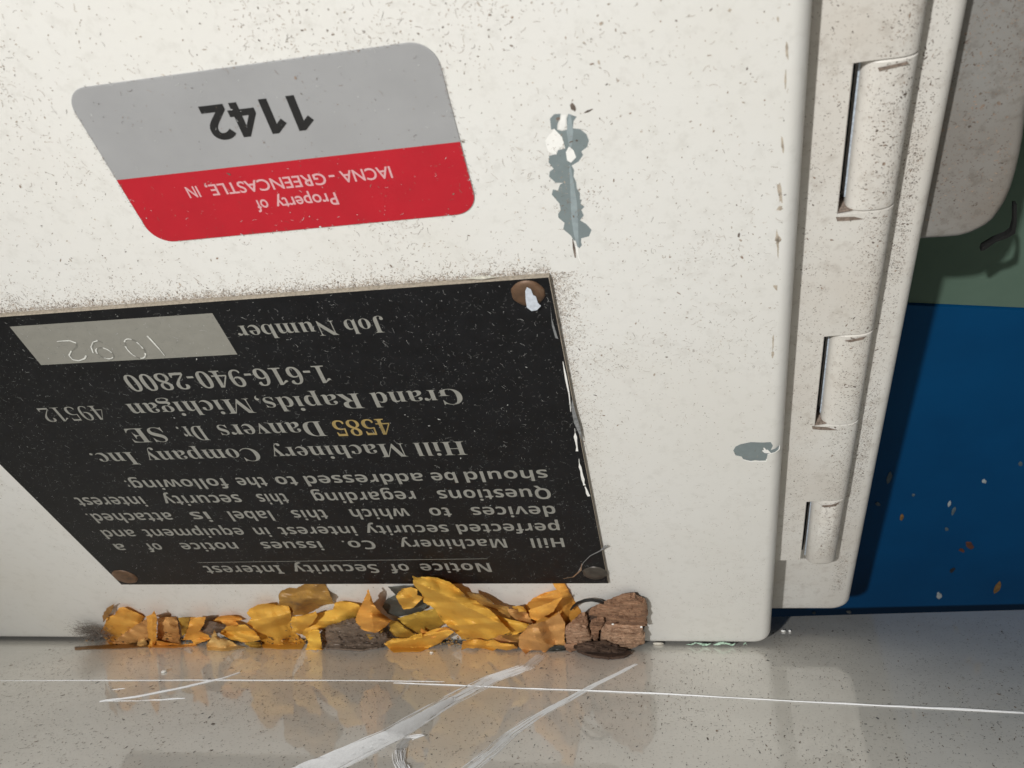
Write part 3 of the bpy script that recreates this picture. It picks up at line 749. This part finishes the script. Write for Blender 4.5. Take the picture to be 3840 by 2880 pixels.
def p_st():
    if random.random() < 0.55:
        u = random.random(); e = random.gauss(0, 0.15)
        return random.choice(((SX + 3 + u * (SW - 6), SY + SH + e), (SX + SW + e, SY + 3 + u * (SH - 6)), (SX + e, SY + 3 + u * (SH - 6)), (SX + 3 + u * (SW - 6), SY + e)))
    return (random.uniform(SX + 0.6, SX + SW - 0.6), random.uniform(SY + 0.6, SY + SH - 0.6))
dust('sticker_dust', 'fine dark specks on the asset sticker', [M['dust_dark'], M['dust_brown'], M['dust_pale']], 900, p_st, (0.03, 0.09), 0.3, (0.3, 1.0), (0.025, 0.05), ST + 0.06)
def p_leaf():
    Y = random.uniform(hinge_bottom + 1, 175)
    X = random.uniform(xsl - 4.6, xsl - 0.2) if random.random() < 0.22 else random.gauss(xb + 1.0, 1.7)
    if X > xb + rb * 1.35 or any(a - 0.2 < Y < a + 0.5 or b - 0.3 < Y < b + 0.3 for a, b in slots): return None
    if xsl - 0.15 < X < xb - 3 and any(a - 0.3 < Y < b + 0.4 for a, b in slots): return None
    return (X, Y)
def on_hinge(X, Y, z):
    z -= ZL
    on_k = any(a < Y < b for a, b in slots)
    if X < (xb if not on_k else xb - 9) or X < xsl: return D(X, Y, ZL + z)
    b_ = barrel(xb, ZL, rb, max(-80, min(95, math.degrees((X - xb) / rb))), z)
    return D(b_[0], Y, b_[1])
dust('hinge_dust', 'brown dust specks on the hinge leaf', [M['dust_dark'], M['dust_brown']], 6500, p_leaf, (0.035, 0.11), 0.25, (0.2, 0.7), (0.025, 0.045), ZL + 0.02, on_hinge)
def p_frame():
    Y = random.uniform(8, 180); g = 0.5 + 0.5 * math.sin(Y * 0.11 + 1)
    if random.random() > 0.25 + 0.75 * g: return None
    X = random.gauss((xb + rb + fx) / 2 - 0.4, 1.2)
    return (X, Y) if xb + rb + 0.4 < X < fx - 2.0 else None
dust('frame_dust', 'dense brown dust band on the cabinet frame', [M['dust_dark'], M['dust_brown'], M['dust_dark']], 8500, p_frame, (0.035, 0.11), 0.25, (0.2, 0.6), (0.03, 0.05), ZF + 0.03)
def p_house():
    Y = random.uniform(hl[0][1] + 4, 170); X = random.uniform(fx + 0.5, 48); j = len(poly_h) - 1; ins = False
    for i in range(len(poly_h)):
        a, b = poly_h[i], poly_h[j]
        if (a[1] > Y) != (b[1] > Y) and X < (b[0] - a[0]) * (Y - a[1]) / (b[1] - a[1]) + a[0]: ins = not ins
        j = i
    return (X, Y) if ins else None
dust('housing_dust', 'brown grime specks on the housing', [M['dust_brown'], M['dust_dark']], 2200, p_house, (0.05, 0.17), 0.3, (0.3, 0.9), (0.03, 0.06), ZH + 0.03)
def p_ledge():
    x = random.uniform(-175, 95); y = random.uniform(-88, 28)
    if y > -1 - 0.02 * x and x < 16: return None
    k = 0.5 + 0.5 * math.sin(x * 0.09 + 0.8 * math.sin(y * 0.2)) * math.cos(y * 0.08)
    if random.random() > 0.35 + 0.65 * k * (1.0 if y > -60 else 0.5): return None
    return (x, y)
dust('ledge_dust', 'dark grit sprinkled over the glossy grey ledge', [M['dust_dark'], M['dust_brown'], M['dust_grey']], 24000, p_ledge, (0.04, 0.13), 0.05, (0.5, 1.4), (0.07, 0.12), 0.045, lambda x, y, z: Vector((x, y, z)), 2.4)

# ------------------------------------------------------------------ leaves in the crease
def n3(p, s, seed):
    from mathutils import noise as nz
    return nz.noise(Vector((p.x * s + seed * 7.3, p.y * s - seed * 3.1, seed * 1.7)))
def fragment(name, label, cat, z, pts, mat, d0, lean=0.0, jag=0.24, stri=0.0, folds=(), crumple=0.5, dome=0.0, thick=0.07, group=None, seed=None, step=0.5, midy=None):
    """a torn piece: outline on a plane d0 mm in front of the door (lean: extra mm per mm of height),
    folded along creases, crumpled, given its thickness; nothing goes through door or ledge"""
    seed = seed if seed is not None else random.random() * 50
    px = [Z(z, *p) for p in pts]
    low = max(p[1] for p in px)
    base = [door(p[0], p[1], d0) for p in px]
    ylow = min(b.y for b in base)
    P = [Vector((b.x, b.y)) for b in base]
    # jag the outline a little
    out = []
    for i, p in enumerate(P):
        q = P[(i + 1) % len(P)]; n = max(1, int((q - p).length / 0.4))
        for k in range(n):
            r = p.lerp(q, k / n)
            if k: r = r + Vector((n3(r, 1.1, seed) + 0.5 * n3(r, 2.6, seed), n3(r, 1.1, seed + 9) + 0.5 * n3(r, 2.6, seed + 9))) * jag
            out.append(r)
    xs_ = [p.x for p in out]; ys_ = [p.y for p in out]
    inner = []
    y = min(ys_)
    while y < max(ys_):
        x = min(xs_)
        while x < max(xs_):
            c = Vector((x + random.uniform(-.2, .2), y + random.uniform(-.2, .2)))
            ins = False; j = len(out) - 1
            for i in range(len(out)):
                a, b = out[i], out[j]
                if (a.y > c.y) != (b.y > c.y) and c.x < (b.x - a.x) * (c.y - a.y) / (b.y - a.y) + a.x: ins = not ins
                j = i
            if ins and min((c - o).length for o in out) > 0.22: inner.append(c)
            x += step
        y += step
    nb = len(out)
    r = delaunay_2d_cdt(out + inner, [], [list(range(nb))], 1, 1e-5)
    V2 = r[0]; F = [tuple(f) for f in r[2]]
    fd = [[(q.x, q.y) for q in (door(*Z(z, *p), d0) for p in fo[:2])] + [fo[2]] for fo in folds]
    front = []; back_ = []
    rs = random.Random(int(seed * 1000)); creases = []
    cxm, cym = (min(xs_) + max(xs_)) / 2, (min(ys_) + max(ys_)) / 2; wx, wy = max(xs_) - min(xs_), max(ys_) - min(ys_)
    if not dome:
        for q in range(4):
            a_ = rs.uniform(0, math.pi)
            creases.append((cxm + rs.uniform(-.35, .35) * wx, cym + rs.uniform(-.35, .35) * wy, math.cos(a_), math.sin(a_), rs.choice((-1, 1)) * rs.uniform(0.12, 0.4) * min(1.0, crumple / 0.5) * 0.75))
    curl = 0.55 * min(1.0, crumple / 0.4)
    for p in V2:
        h = d0 + lean * (p.y - ylow)
        for a, b, amp in fd:
            a = Vector(a); b = Vector(b); dd = (b - a).normalized(); s = dd.x * (p.y - a.y) - dd.y * (p.x - a.x)
            h += amp * max(-1.0, 1.0 - abs(s) / 2.2)
        h += crumple * n3(p, 0.2, seed) * 1.0
        for (ax, ay, dx, dy, amp) in creases:             # sharp paper creases
            sd = dx * (p.y - ay) - dy * (p.x - ax)
            h += amp * min(abs(sd), 2.6)
        if not dome:
            e = min((p - o).length for o in out)
            h += curl * math.exp(-e / 0.75) * n3(p, 0.33, seed + 5) * 2.2
        if dome:
            e = min((p - o).length for o in out); h += dome * (1 - math.exp(-e / 0.8))
            h += stri * (n3(Vector((p.x * 0.25, p.y * 1.6)), 1.0, seed + 2) + 0.6 * n3(Vector((p.x * 0.5, p.y * 3.4)), 1.0, seed + 4) - 0.8 * max(0, 0.12 - abs(n3(Vector((p.x, p.y * 0.35)), 0.45, seed + 6))) / 0.12)
        h = max(h, 0.12 + thick)
        # keep on the line of sight of the traced outline while moving in depth, above the ledge
        d = Vector((p.x, p.y, d0)) - CAMD
        k = (h - CAMD.z) / d.z; q = CAMD + d * k
        w = D(*q)
        if w.z < 0.12:
            dw = w - CAM; kk = (0.12 - CAM.z) / dw.z
            w = CAM + dw * min(kk, 1.0) if kk < 1.0 else w
        if w.z < 0.1: w.z = 0.1
        front.append(w)
        wb = w + D(0, 0, -thick)
        qb = to_door(wb)
        if qb.z < 0.06: wb = D(qb.x, qb.y, 0.06)
        if wb.z < 0.04: wb.z = 0.04
        back_.append(wb)
    n = len(V2)
    edge = {}
    for f_ in F:
        for a, b in zip(f_, f_[1:] + f_[:1]): edge[(a, b)] = 1
    faces = list(F) + [tuple(n + i for i in reversed(f_)) for f_ in F]
    for (a, b) in edge:
        if (b, a) not in edge: faces.append((b, a, n + a, n + b))
    o = obj(name, front + back_, faces, mat, None)
    prop(o, label, cat, group)
    # orient outward
    bm = bmesh.new(); bm.from_mesh(o.data); bmesh.ops.recalc_face_normals(bm, faces=bm.faces); bm.to_mesh(o.data); bm.free()
    me = o.data
    me.set_sharp_from_angle(angle=math.radians(24 if not dome else 40))
    return o
G = 'dry leaf scraps along the crease'
def leaf(label, z, pts, mat, d0, **k):
    return fragment(k.pop('name', 'leaf_scrap'), label, k.pop('cat', 'leaf scrap'), z, pts, M[mat], d0, group=G, **k)

leaf('thin tan sliver sticking up behind the grey dust ball', R4, [(368, 425), (405, 362), (462, 332), (442, 385), (402, 440), (378, 470)], 'brown', 0.8, crumple=0.2)
leaf('orange brown leaf scrap with folded flap, leftmost beside the dust ball', R4, [(405, 430), (460, 415), (495, 362), (525, 355), (640, 405), (692, 430), (640, 500), (600, 560), (520, 620), (430, 645), (400, 605), (345, 548), (385, 500)], 'orange', 1.3, folds=[((530, 370), (560, 600), 0.5)], crumple=0.5)
leaf('pale tan triangular scrap lying against the leftmost orange scrap', R4, [(430, 645), (520, 560), (710, 438), (722, 520), (715, 602), (620, 618), (440, 650)], 'tan', 2.3, crumple=0.3)
leaf('narrow upright orange scrap folded edge on', R4, [(695, 430), (740, 412), (762, 383), (778, 430), (778, 600), (762, 642), (725, 668), (712, 650), (738, 602), (716, 590), (705, 440)], 'orange', 3.0, folds=[((745, 400), (745, 660), 0.9)], crumple=0.3)
leaf('pale squarish scrap with a bright glint, right of the upright orange scrap', R4, [(788, 440), (860, 432), (930, 430), (945, 520), (966, 642), (880, 652), (800, 642), (776, 622), (785, 520)], 'tan', 2.2, folds=[((870, 430), (900, 650), 0.6)], crumple=0.35)
leaf('flat orange strip lying along the ledge under the pale squarish scrap', R4, [(735, 645), (780, 610), (960, 640), (1060, 628), (1085, 648), (900, 664), (735, 660)], 'orange', 3.0, crumple=0.2)
leaf('small dull yellow scrap tucked behind, between pale and orange strips', R4, [(942, 436), (1028, 438), (1015, 500), (1000, 560), (970, 570), (955, 490)], 'olive', 1.0, crumple=0.3)
leaf('short wavy orange strip with torn foot', R4, [(1036, 435), (1145, 430), (1138, 480), (1100, 540), (1170, 568), (1188, 595), (1060, 642), (1040, 602), (976, 604), (1010, 530)], 'orange', 2.0, folds=[((1010, 560), (1180, 560), -0.6)], crumple=0.5)
leaf('dark brown crumb of leaf above the cream scrap', R4, [(1135, 470), (1200, 466), (1298, 488), (1280, 545), (1210, 560), (1110, 532), (1118, 500)], 'greyleaf', 1.0, crumple=0.5)
leaf('pale cream scrap with pointed tip at the ledge', R4, [(1215, 528), (1235, 580), (1330, 608), (1382, 640), (1452, 660), (1370, 676), (1310, 688), (1165, 682), (1152, 640), (1190, 590)], 'pale', 3.0, folds=[((1220, 540), (1260, 680), 0.7)], crumple=0.45)
leaf('small bright orange curl behind the cream scrap', R4, [(1258, 424), (1330, 420), (1400, 430), (1424, 450), (1375, 462), (1400, 492), (1330, 502), (1240, 482), (1198, 455)], 'orange', 1.4, folds=[((1220, 470), (1420, 470), 0.5)], crumple=0.4)
leaf('yellow orange shard lying left of the big round leaf', R4, [(1252, 552), (1310, 500), (1440, 488), (1520, 540), (1562, 602), (1450, 624), (1400, 612), (1340, 602)], 'yellow', 2.2, folds=[((1300, 600), (1540, 590), 0.6)], crumple=0.5)
leaf('brown leaf strip along the ledge left of the cream scrap', R4, [(160, 655), (230, 652), (400, 640), (640, 612), (735, 600), (735, 655), (500, 668), (240, 672), (165, 678)], 'brown', 1.6, crumple=0.25)
leaf('big rounded golden leaf standing upright', R4, [(1458, 402), (1480, 370), (1540, 340), (1620, 328), (1700, 338), (1775, 350), (1795, 420), (1785, 500), (1832, 560), (1902, 622), (1872, 672), (1700, 674), (1580, 662), (1560, 590), (1510, 520), (1458, 480), (1492, 440)], 'yellow', 1.8, folds=[((1500, 460), (1800, 400), 0.5), ((1760, 360), (1850, 640), -0.7)], crumple=0.7)
leaf('grey brown curled leaf topmost on the pile under the plate', R4, [(1700, 260), (1722, 230), (1780, 210), (1830, 216), (1880, 190), (1940, 165), (2030, 160), (2060, 200), (2090, 270), (2116, 330), (2040, 340), (1980, 370), (1900, 416), (1810, 416), (1770, 360), (1712, 392), (1702, 330)], 'brown', 2.4, folds=[((1760, 280), (2080, 300), 0.7)], crumple=0.7)
leaf('mustard scrap below the grey brown curled leaf', R4, [(1800, 430), (1880, 420), (1980, 388), (1992, 420), (1960, 470), (1900, 530), (1872, 562), (1805, 545), (1788, 470)], 'yellow', 2.4, folds=[((1800, 520), (1980, 400), 0.5)], crumple=0.5)
leaf('long light orange ribbon of leaf beside the grey brown curled leaf', R4, [(1985, 405), (2060, 385), (2108, 375), (2120, 325), (2170, 312), (2235, 318), (2290, 330), (2345, 380), (2290, 420), (2190, 470), (2080, 500), (1990, 530), (1890, 575), (1868, 555), (1930, 490)], 'yellow', 3.1, folds=[((1900, 560), (2300, 350), 0.7)], crumple=0.6)
leaf('upright golden scrap left of the grey lump', R4, [(1895, 568), (1958, 520), (2005, 532), (2028, 678), (1900, 680), (1922, 622)], 'yellow', 3.4, folds=[((1940, 540), (1960, 680), 0.5)], crumple=0.4)
leaf('grey brown lump of decayed leaf between golden scraps', R4, [(2008, 560), (2060, 510), (2150, 480), (2212, 455), (2310, 440), (2390, 480), (2530, 560), (2555, 600), (2470, 660), (2330, 688), (2212, 682), (2060, 672), (2020, 640)], 'greyleaf', 2.6, crumple=0.7, dome=1.5, thick=0.4, jag=0.35, stri=0.35)
leaf('bright orange spade shaped leaf standing on its point', R5, [(310, 185), (328, 240), (345, 290), (390, 340), (458, 385), (400, 442), (350, 466), (290, 452), (203, 410), (240, 340), (280, 250)], 'orange', 3.4, folds=[((310, 190), (340, 460), 1.0), ((210, 410), (450, 390), 0.4)], crumple=0.5)
leaf('olive scrap hanging below the orange spade leaf', R5, [(285, 455), (350, 468), (405, 445), (392, 462), (355, 490), (318, 512)], 'olive', 3.4, crumple=0.3)
leaf('mustard square scrap right of the orange spade leaf', R5, [(440, 380), (492, 390), (560, 440), (608, 480), (580, 528), (480, 492), (445, 450)], 'olive', 3.2, folds=[((440, 400), (600, 500), 0.4)], crumple=0.4)
leaf('grey green dried leaf behind the small yellow square', R5, [(433, 172), (500, 168), (610, 163), (642, 190), (692, 290), (640, 332), (560, 352), (500, 362), (430, 342), (398, 300), (415, 258), (482, 222)], 'slate', 1.2, crumple=0.6)
leaf('small yellow five sided scrap on the grey green leaf', R5, [(484, 230), (520, 185), (580, 174), (622, 190), (620, 225), (656, 240), (600, 302), (535, 316), (508, 280)], 'yellow', 2.4, folds=[((490, 250), (640, 230), 0.5)], crumple=0.4)
leaf('olive leaf behind the large folded golden leaf', R5, [(495, 375), (600, 340), (740, 308), (800, 400), (745, 440), (640, 474), (560, 430)], 'olive', 1.8, folds=[((560, 380), (760, 360), 0.4)], crumple=0.5)
leaf('long yellow leaf strip lying flat along the ledge', R5, [(408, 535), (450, 500), (530, 502), (640, 482), (720, 445), (800, 430), (855, 460), (760, 532), (640, 587), (540, 588), (470, 592)], 'yellow', 4.2, folds=[((430, 540), (830, 450), 0.6)], crumple=0.4)
leaf('small yellow tooth of leaf above the long yellow strip', R5, [(645, 435), (670, 452), (710, 470), (800, 428), (830, 440), (720, 500), (640, 500)], 'orange', 3.0, crumple=0.4)
leaf('dark brown ridge of leaf behind the large folded golden leaf', R5, [(935, 205), (1010, 213), (1080, 250), (1112, 285), (1205, 300), (1215, 372), (1150, 332), (1050, 292), (960, 250)], 'brown', 1.6, folds=[((940, 220), (1210, 330), 0.6)], crumple=0.4)
leaf('large folded golden leaf in the middle of the pile', R5, [(590, 102), (600, 160), (650, 220), (660, 270), (730, 310), (780, 390), (860, 460), (905, 502), (945, 513), (1080, 507), (1222, 462), (1172, 412), (1110, 340), (1060, 305), (1000, 262), (940, 238), (890, 188), (830, 143), (760, 118), (690, 108), (620, 114)], 'yellow', 3.6, folds=[((620, 140), (1180, 420), 1.1), ((700, 250), (950, 500), -0.6), ((800, 220), (1020, 300), 0.4)], crumple=0.7)
leaf('golden wing of leaf tucked under the large folded leaf', R5, [(1120, 348), (1200, 378), (1335, 410), (1305, 452), (1262, 472), (1150, 495), (1222, 462), (1172, 415)], 'yellow', 3.2, folds=[((1150, 400), (1320, 420), 0.4)], crumple=0.4)
leaf('tan twisted scrap between the large golden leaf and the peaked leaf', R5, [(1195, 312), (1250, 318), (1292, 298), (1340, 370), (1362, 412), (1272, 392), (1218, 355)], 'tan', 2.2, folds=[((1200, 330), (1340, 380), 0.6)], crumple=0.5)
leaf('peaked orange leaf reaching up to the plate corner', R5, [(1470, 135), (1540, 118), (1572, 170), (1592, 210), (1642, 290), (1682, 360), (1672, 392), (1600, 424), (1560, 432), (1500, 380), (1400, 405), (1350, 412), (1320, 360), (1308, 290), (1370, 240), (1430, 210), (1512, 190)], 'orange', 2.4, folds=[((1520, 130), (1560, 420), 1.0), ((1330, 330), (1530, 240), 0.6)], crumple=0.7)
leaf('small inner fold of orange leaf in the hollow of the peaked leaf', R5, [(1330, 322), (1420, 290), (1545, 238), (1490, 330), (1385, 388), (1342, 372)], 'orange', 3.4, folds=[((1340, 350), (1530, 250), 0.5)], crumple=0.4)
leaf('pale spiky scrap hanging below the peaked orange leaf', R5, [(1268, 490), (1330, 420), (1440, 390), (1510, 350), (1522, 328), (1562, 400), (1560, 490), (1567, 547), (1490, 542), (1432, 592), (1410, 577), (1340, 577), (1310, 602), (1268, 552)], 'tan', 3.8, folds=[((1340, 430), (1420, 580), 0.9), ((1510, 350), (1470, 540), -0.5)], crumple=0.5)
leaf('torn yellow crumbs of leaf at the ledge below the large golden leaf', R5, [(900, 577), (910, 520), (1000, 505), (1060, 515), (1110, 508), (1150, 530), (1235, 540), (1262, 562), (1190, 578), (1130, 566), (1100, 580), (1050, 566), (930, 562)], 'yellow', 4.0, folds=[((920, 540), (1240, 550), 0.5)], crumple=0.5)
leaf('brown scrap in shade behind the pale spiky scrap', R5, [(1060, 520), (1200, 478), (1272, 458), (1275, 555), (1200, 552), (1120, 560)], 'brown', 2.4, crumple=0.4)
leaf('dark shred of leaf at the foot of the orange spade leaf', R5, [(330, 520), (400, 480), (450, 470), (440, 520), (400, 560), (340, 560)], 'greyleaf', 2.6, crumple=0.5)
leaf('dark grey scrap under the pale spiky scrap', R5, [(1448, 580), (1490, 546), (1562, 548), (1565, 578), (1480, 584)], 'slate', 3.0, crumple=0.2)
leaf('thin orange shred beside the grey lump', R5, [(240, 535), (330, 515), (328, 545), (250, 552)], 'orange', 3.2, crumple=0.2)

leaf('tiny pale scrap leaning beside the narrow upright orange scrap', R4, [(640, 600), (690, 590), (712, 640), (660, 655), (630, 640)], 'pale', 3.2, crumple=0.3)
leaf('small golden flake between the cream scrap and the big rounded leaf', R4, [(1440, 630), (1500, 612), (1560, 625), (1570, 665), (1490, 660)], 'olive', 3.2, crumple=0.3)
leaf('small orange flake on the ledge right of the grey lump', R5, [(140, 545), (200, 525), (250, 530), (232, 566), (160, 570)], 'tan', 3.3, crumple=0.3)
leaf('thin curled yellow shred above the long yellow strip', R5, [(560, 500), (600, 478), (650, 470), (655, 492), (600, 508)], 'yellow', 3.5, crumple=0.3)
leaf('tan flake wedged under the golden wing', R5, [(1090, 500), (1150, 480), (1230, 478), (1255, 520), (1160, 530)], 'tan', 3.3, crumple=0.4)
leaf('small golden tip beside the tan twisted scrap', R5, [(1225, 300), (1262, 292), (1300, 300), (1318, 330), (1262, 330)], 'yellow', 2.4, crumple=0.3)

# bark
bk = empty('bark_chunk', shelf(*Z(R5, 1830, 570)), 'cracked brown chunk of bark at the right end of the leaf pile', 'bark')
def barkpart(nm, z, pts, mat, d0, dome, thick, crumple, label=None):
    o = fragment(nm, None, None, z, pts, M[mat], d0, crumple=crumple, dome=dome, thick=thick, step=0.4, jag=0.35, stri=0.38)
    o.location = o.location - WORLD_LOC[bk.name]; o.parent = bk
    if label: o['label'] = label
    return o
barkpart('bark_core', R5, [(1562, 455), (1602, 418), (1645, 372), (1690, 352), (1722, 322), (1850, 276), (1930, 246), (2000, 240), (2066, 274), (2086, 332), (2078, 420), (2062, 450), (2070, 528), (1990, 566), (1900, 558), (1640, 550), (1580, 540)], 'bark_dark', 0.9, 0.8, 0.7, 0.3, 'dark core of the bark showing in its cracks')
barkpart('bark_slab', R5, [(1715, 352), (1740, 322), (1850, 275), (1930, 240), (2000, 234), (2070, 270), (2090, 330), (2082, 385), (2088, 418), (1985, 424), (1880, 414), (1818, 420), (1822, 366)], 'bark', 2.2, 0.9, 1.0, 0.35)
barkpart('bark_slab', R5, [(1722, 430), (1730, 405), (1806, 366), (1808, 422), (1782, 450), (1772, 520), (1745, 512)], 'bark', 2.8, 0.5, 0.9, 0.3)
barkpart('bark_slab', R5, [(1606, 413), (1645, 372), (1690, 352), (1708, 392), (1704, 424), (1655, 408)], 'bark', 2.6, 0.5, 0.9, 0.3)
barkpart('bark_slab', R5, [(1788, 528), (1796, 458), (1818, 434), (1900, 430), (2000, 438), (2058, 444), (2064, 480), (2072, 528), (1990, 566), (1900, 560), (1820, 545)], 'bark_pale', 3.2, 0.8, 1.2, 0.3)
barkpart('bark_slab', R5, [(1562, 456), (1604, 424), (1660, 416), (1706, 440), (1732, 510), (1720, 542), (1640, 556), (1580, 545), (1570, 500)], 'bark_pale', 3.2, 0.8, 1.2, 0.3)
fragment('bark_sliver', 'dark thin sliver of bark lying at the foot of the brown bark chunk', 'bark', R5, [(1618, 560), (1680, 540), (1820, 528), (1900, 560), (1990, 602), (1940, 627), (1840, 637), (1720, 617), (1650, 592)], M['bark_dark'], 5.0, crumple=0.4, dome=0.8, thick=0.6, jag=0.4, stri=0.5)
fragment('bark_sliver', 'small brown splinter of bark behind the dark sliver, at the right edge', 'bark', R5, [(1560, 545), (1640, 540), (1660, 570), (1600, 590), (1570, 575)], M['bark'], 4.2, crumple=0.3, dome=0.4, thick=0.4)

def tube(pts, r, n=8):
    vs = []; fs = []
    for i, p in enumerate(pts):
        d = (pts[min(len(pts) - 1, i + 1)] - pts[max(0, i - 1)]).normalized()
        u = d.cross(Vector((0.3, 0.2, 1))).normalized(); w = d.cross(u)
        rr_ = r[i] if isinstance(r, (list, tuple)) else r
        vs += [p + (u * math.cos(2 * math.pi * k / n) + w * math.sin(2 * math.pi * k / n)) * rr_ for k in range(n)]
    for i in range(len(pts) - 1):
        fs += [(i * n + k, i * n + (k + 1) % n, (i + 1) * n + (k + 1) % n, (i + 1) * n + k) for k in range(n)]
    fs += [tuple(reversed(range(n))), tuple((len(pts) - 1) * n + k for k in range(n))]
    return vs, fs
pts = [D(*door(*Z(R5, x, y), 1.5)) for x, y in [(1600, 318), (1616, 296), (1645, 274), (1690, 258), (1735, 254), (1780, 262), (1812, 276), (1835, 296), (1850, 320)]]
mb = MB(); mb.add(*tube(pts, [0.2, 0.3, 0.36, 0.4, 0.4, 0.4, 0.36, 0.3, 0.2]))
prop(mb.build('bent_twig', M['cable']), 'thin black twig arching between the peaked leaf and the bark', 'twig')

# grey dust ball of fluff at the left end
mb = MB()
cD = door(*Z(R4, 290, 530), 1.8)
for q in range(1900):
    p = Vector((random.gauss(0, 2.3), random.gauss(-0.2, 2.3), abs(random.gauss(0, 0.9))))
    if p.x > 0 and random.random() < 0.3: p.x *= 0.6
    a = random.uniform(0, 6.3); el = random.uniform(-0.6, 0.6); pp = cD + p; ln = random.uniform(0.5, 1.7)
    if pp.z < 0.2: pp.z = 0.2
    if D(*pp).z < 0.15: continue
    vs = []; st = 5; w_ = random.uniform(0.02, 0.055)
    for i in range(st + 1):
        c = D(*pp)
        if c.z < 0.08: c.z = 0.08
        vs += [c + Vector((0, 0, w_ / 2)), c - Vector((0, 0, w_ / 2)), c + Vector((w_ * 0.7, -w_ * 0.4, 0))]
        pp = pp + Vector((math.cos(a) * math.cos(el), math.sin(a) * math.cos(el), math.sin(el) * 0.5)) * ln / st
        pp.z = max(pp.z, 0.15); a += random.uniform(-0.8, 0.8)
    fs = []
    for i in range(st):
        for k in range(3): fs.append((3 * i + k, 3 * i + (k + 1) % 3, 3 * i + 3 + (k + 1) % 3, 3 * i + 3 + k))
    mb.add(vs, fs)
prop(mb.build('dust_ball', M['fluff']), 'fuzzy grey ball of lint at the left end of the leaf pile', 'lint')

# fine leaf litter filling the crease under the larger scraps
mb = MB()
for q in range(1500):
    X = random.uniform(-1, 1); px = 300 + 1900 * random.random(); py = 2425 - abs(random.gauss(0, 34)) * (0.5 + 0.5 * math.sin(px * 0.011) ** 2)
    dz = random.uniform(0.5, 2.2); c = door(px, py, dz)
    if D(*c).z < 0.15: continue
    a_ = random.uniform(0, 6.3); s1 = random.uniform(0.12, 0.5); s2 = s1 * random.uniform(0.3, 1); tz = random.uniform(-0.5, 0.5)
    vs = []
    for k in range(5):
        t_ = 2 * math.pi * k / 5 + random.uniform(-0.4, 0.4); x = math.cos(t_) * s1; y = math.sin(t_) * s2
        w = D(c.x + x * math.cos(a_) - y * math.sin(a_), c.y + x * math.sin(a_) + y * math.cos(a_), max(0.1, c.z + tz * x))
        w.z = max(w.z, 0.07); vs.append(w)
    mb.add(vs, [(0, 1, 2, 3, 4)], random.choice((0, 0, 1, 2, 2, 3)))
prop(mb.build('leaf_litter', [M['brown'], M['tan'], M['bark_dark'], M['olive']], None, False), 'brown leaf crumbs filling the crease behind the leaf scraps', None, None, 'stuff')

# crumbs
def crumb(label, c, r, mat, cat='crumb', sq=0.6):
    bm = bmesh.new(); bmesh.ops.create_icosphere(bm, subdivisions=2, radius=1)
    vs = []; s = random.random() * 30
    for v_ in bm.verts:
        k = 1 + 0.35 * n3(Vector((v_.co.x * 1.3, v_.co.y * 1.3 + v_.co.z)), 1.0, s)
        vs.append(Vector(c) + Vector((v_.co.x * r[0] * k, v_.co.y * r[1] * k, (v_.co.z * k + 0.95) * r[2])))
    fs = [tuple(x.index for x in f_.verts) for f_ in bm.faces]; bm.free()
    o = obj('crumb', vs, fs, mat); return prop(o, label, cat, 'pale crumbs on the ledge')
crumb('white double crumb on the dark ledge right of the door corner', shelf(*Z(R3, 437, 1418)), (0.6, 0.4, 0.25), M['flake_white'])
crumb('small white crumb beside the white double crumb', shelf(*Z(R3, 482, 1418)), (0.35, 0.3, 0.25), M['flake_white'])
crumb('white crumb at the foot of the door, right of the bark', shelf(*Z(R9, 295, 1603)), (1.4, 0.6, 0.35), plain('cream_crumb', (0.62, 0.58, 0.50), 0.7))
crumb('tiny white crumb on the ledge left of the hooked scratch', shelf(*Z(R6, 710, 255)), (0.6, 0.9, 0.3), M['flake_white'])
crumb('tiny white crumb on the ledge below the yellow strip', shelf(*Z(R5, 712, 594)), (0.5, 0.4, 0.2), M['flake_white'])
def chipon(x, y, r, label):
    c = D(*door(*Z(R5, x, y), 5.0)); crumb(label, c - Vector((0, 0, 0.3)), r, M['flake_white'])
chipon(1868, 407, (0.32, 0.25, 0.22), 'white crumb lying on the brown bark, left one')
chipon(2050, 425, (0.26, 0.2, 0.22), 'white crumb lying on the brown bark at its right edge')
# green residue along the foot of the door
mb = MB()
for (xa, xb_g, k) in ((478, 560, 0.5), (545, 640, 0.9), (655, 760, 1.0), (740, 800, 0.7), (850, 875, 0.4)):
    pts = []
    for i in range(16):
        p = D(*door(*Z(R9, xa + (xb_g - xa) * i / 15, 1598 + 7 * math.sin(i * 0.35 + xa) + random.uniform(-2, 2)), 0.5))
        pts.append(Vector((p.x, p.y, max(p.z, 0.5))))
    mb.add(*tube(pts, [k * (0.06 + 0.30 * math.sin(math.pi * i / 15) * random.uniform(0.6, 1.1)) for i in range(16)], 6))
prop(mb.build('glue_bead', M['green_glue']), 'pale green bead of residue along the foot of the door', 'residue')
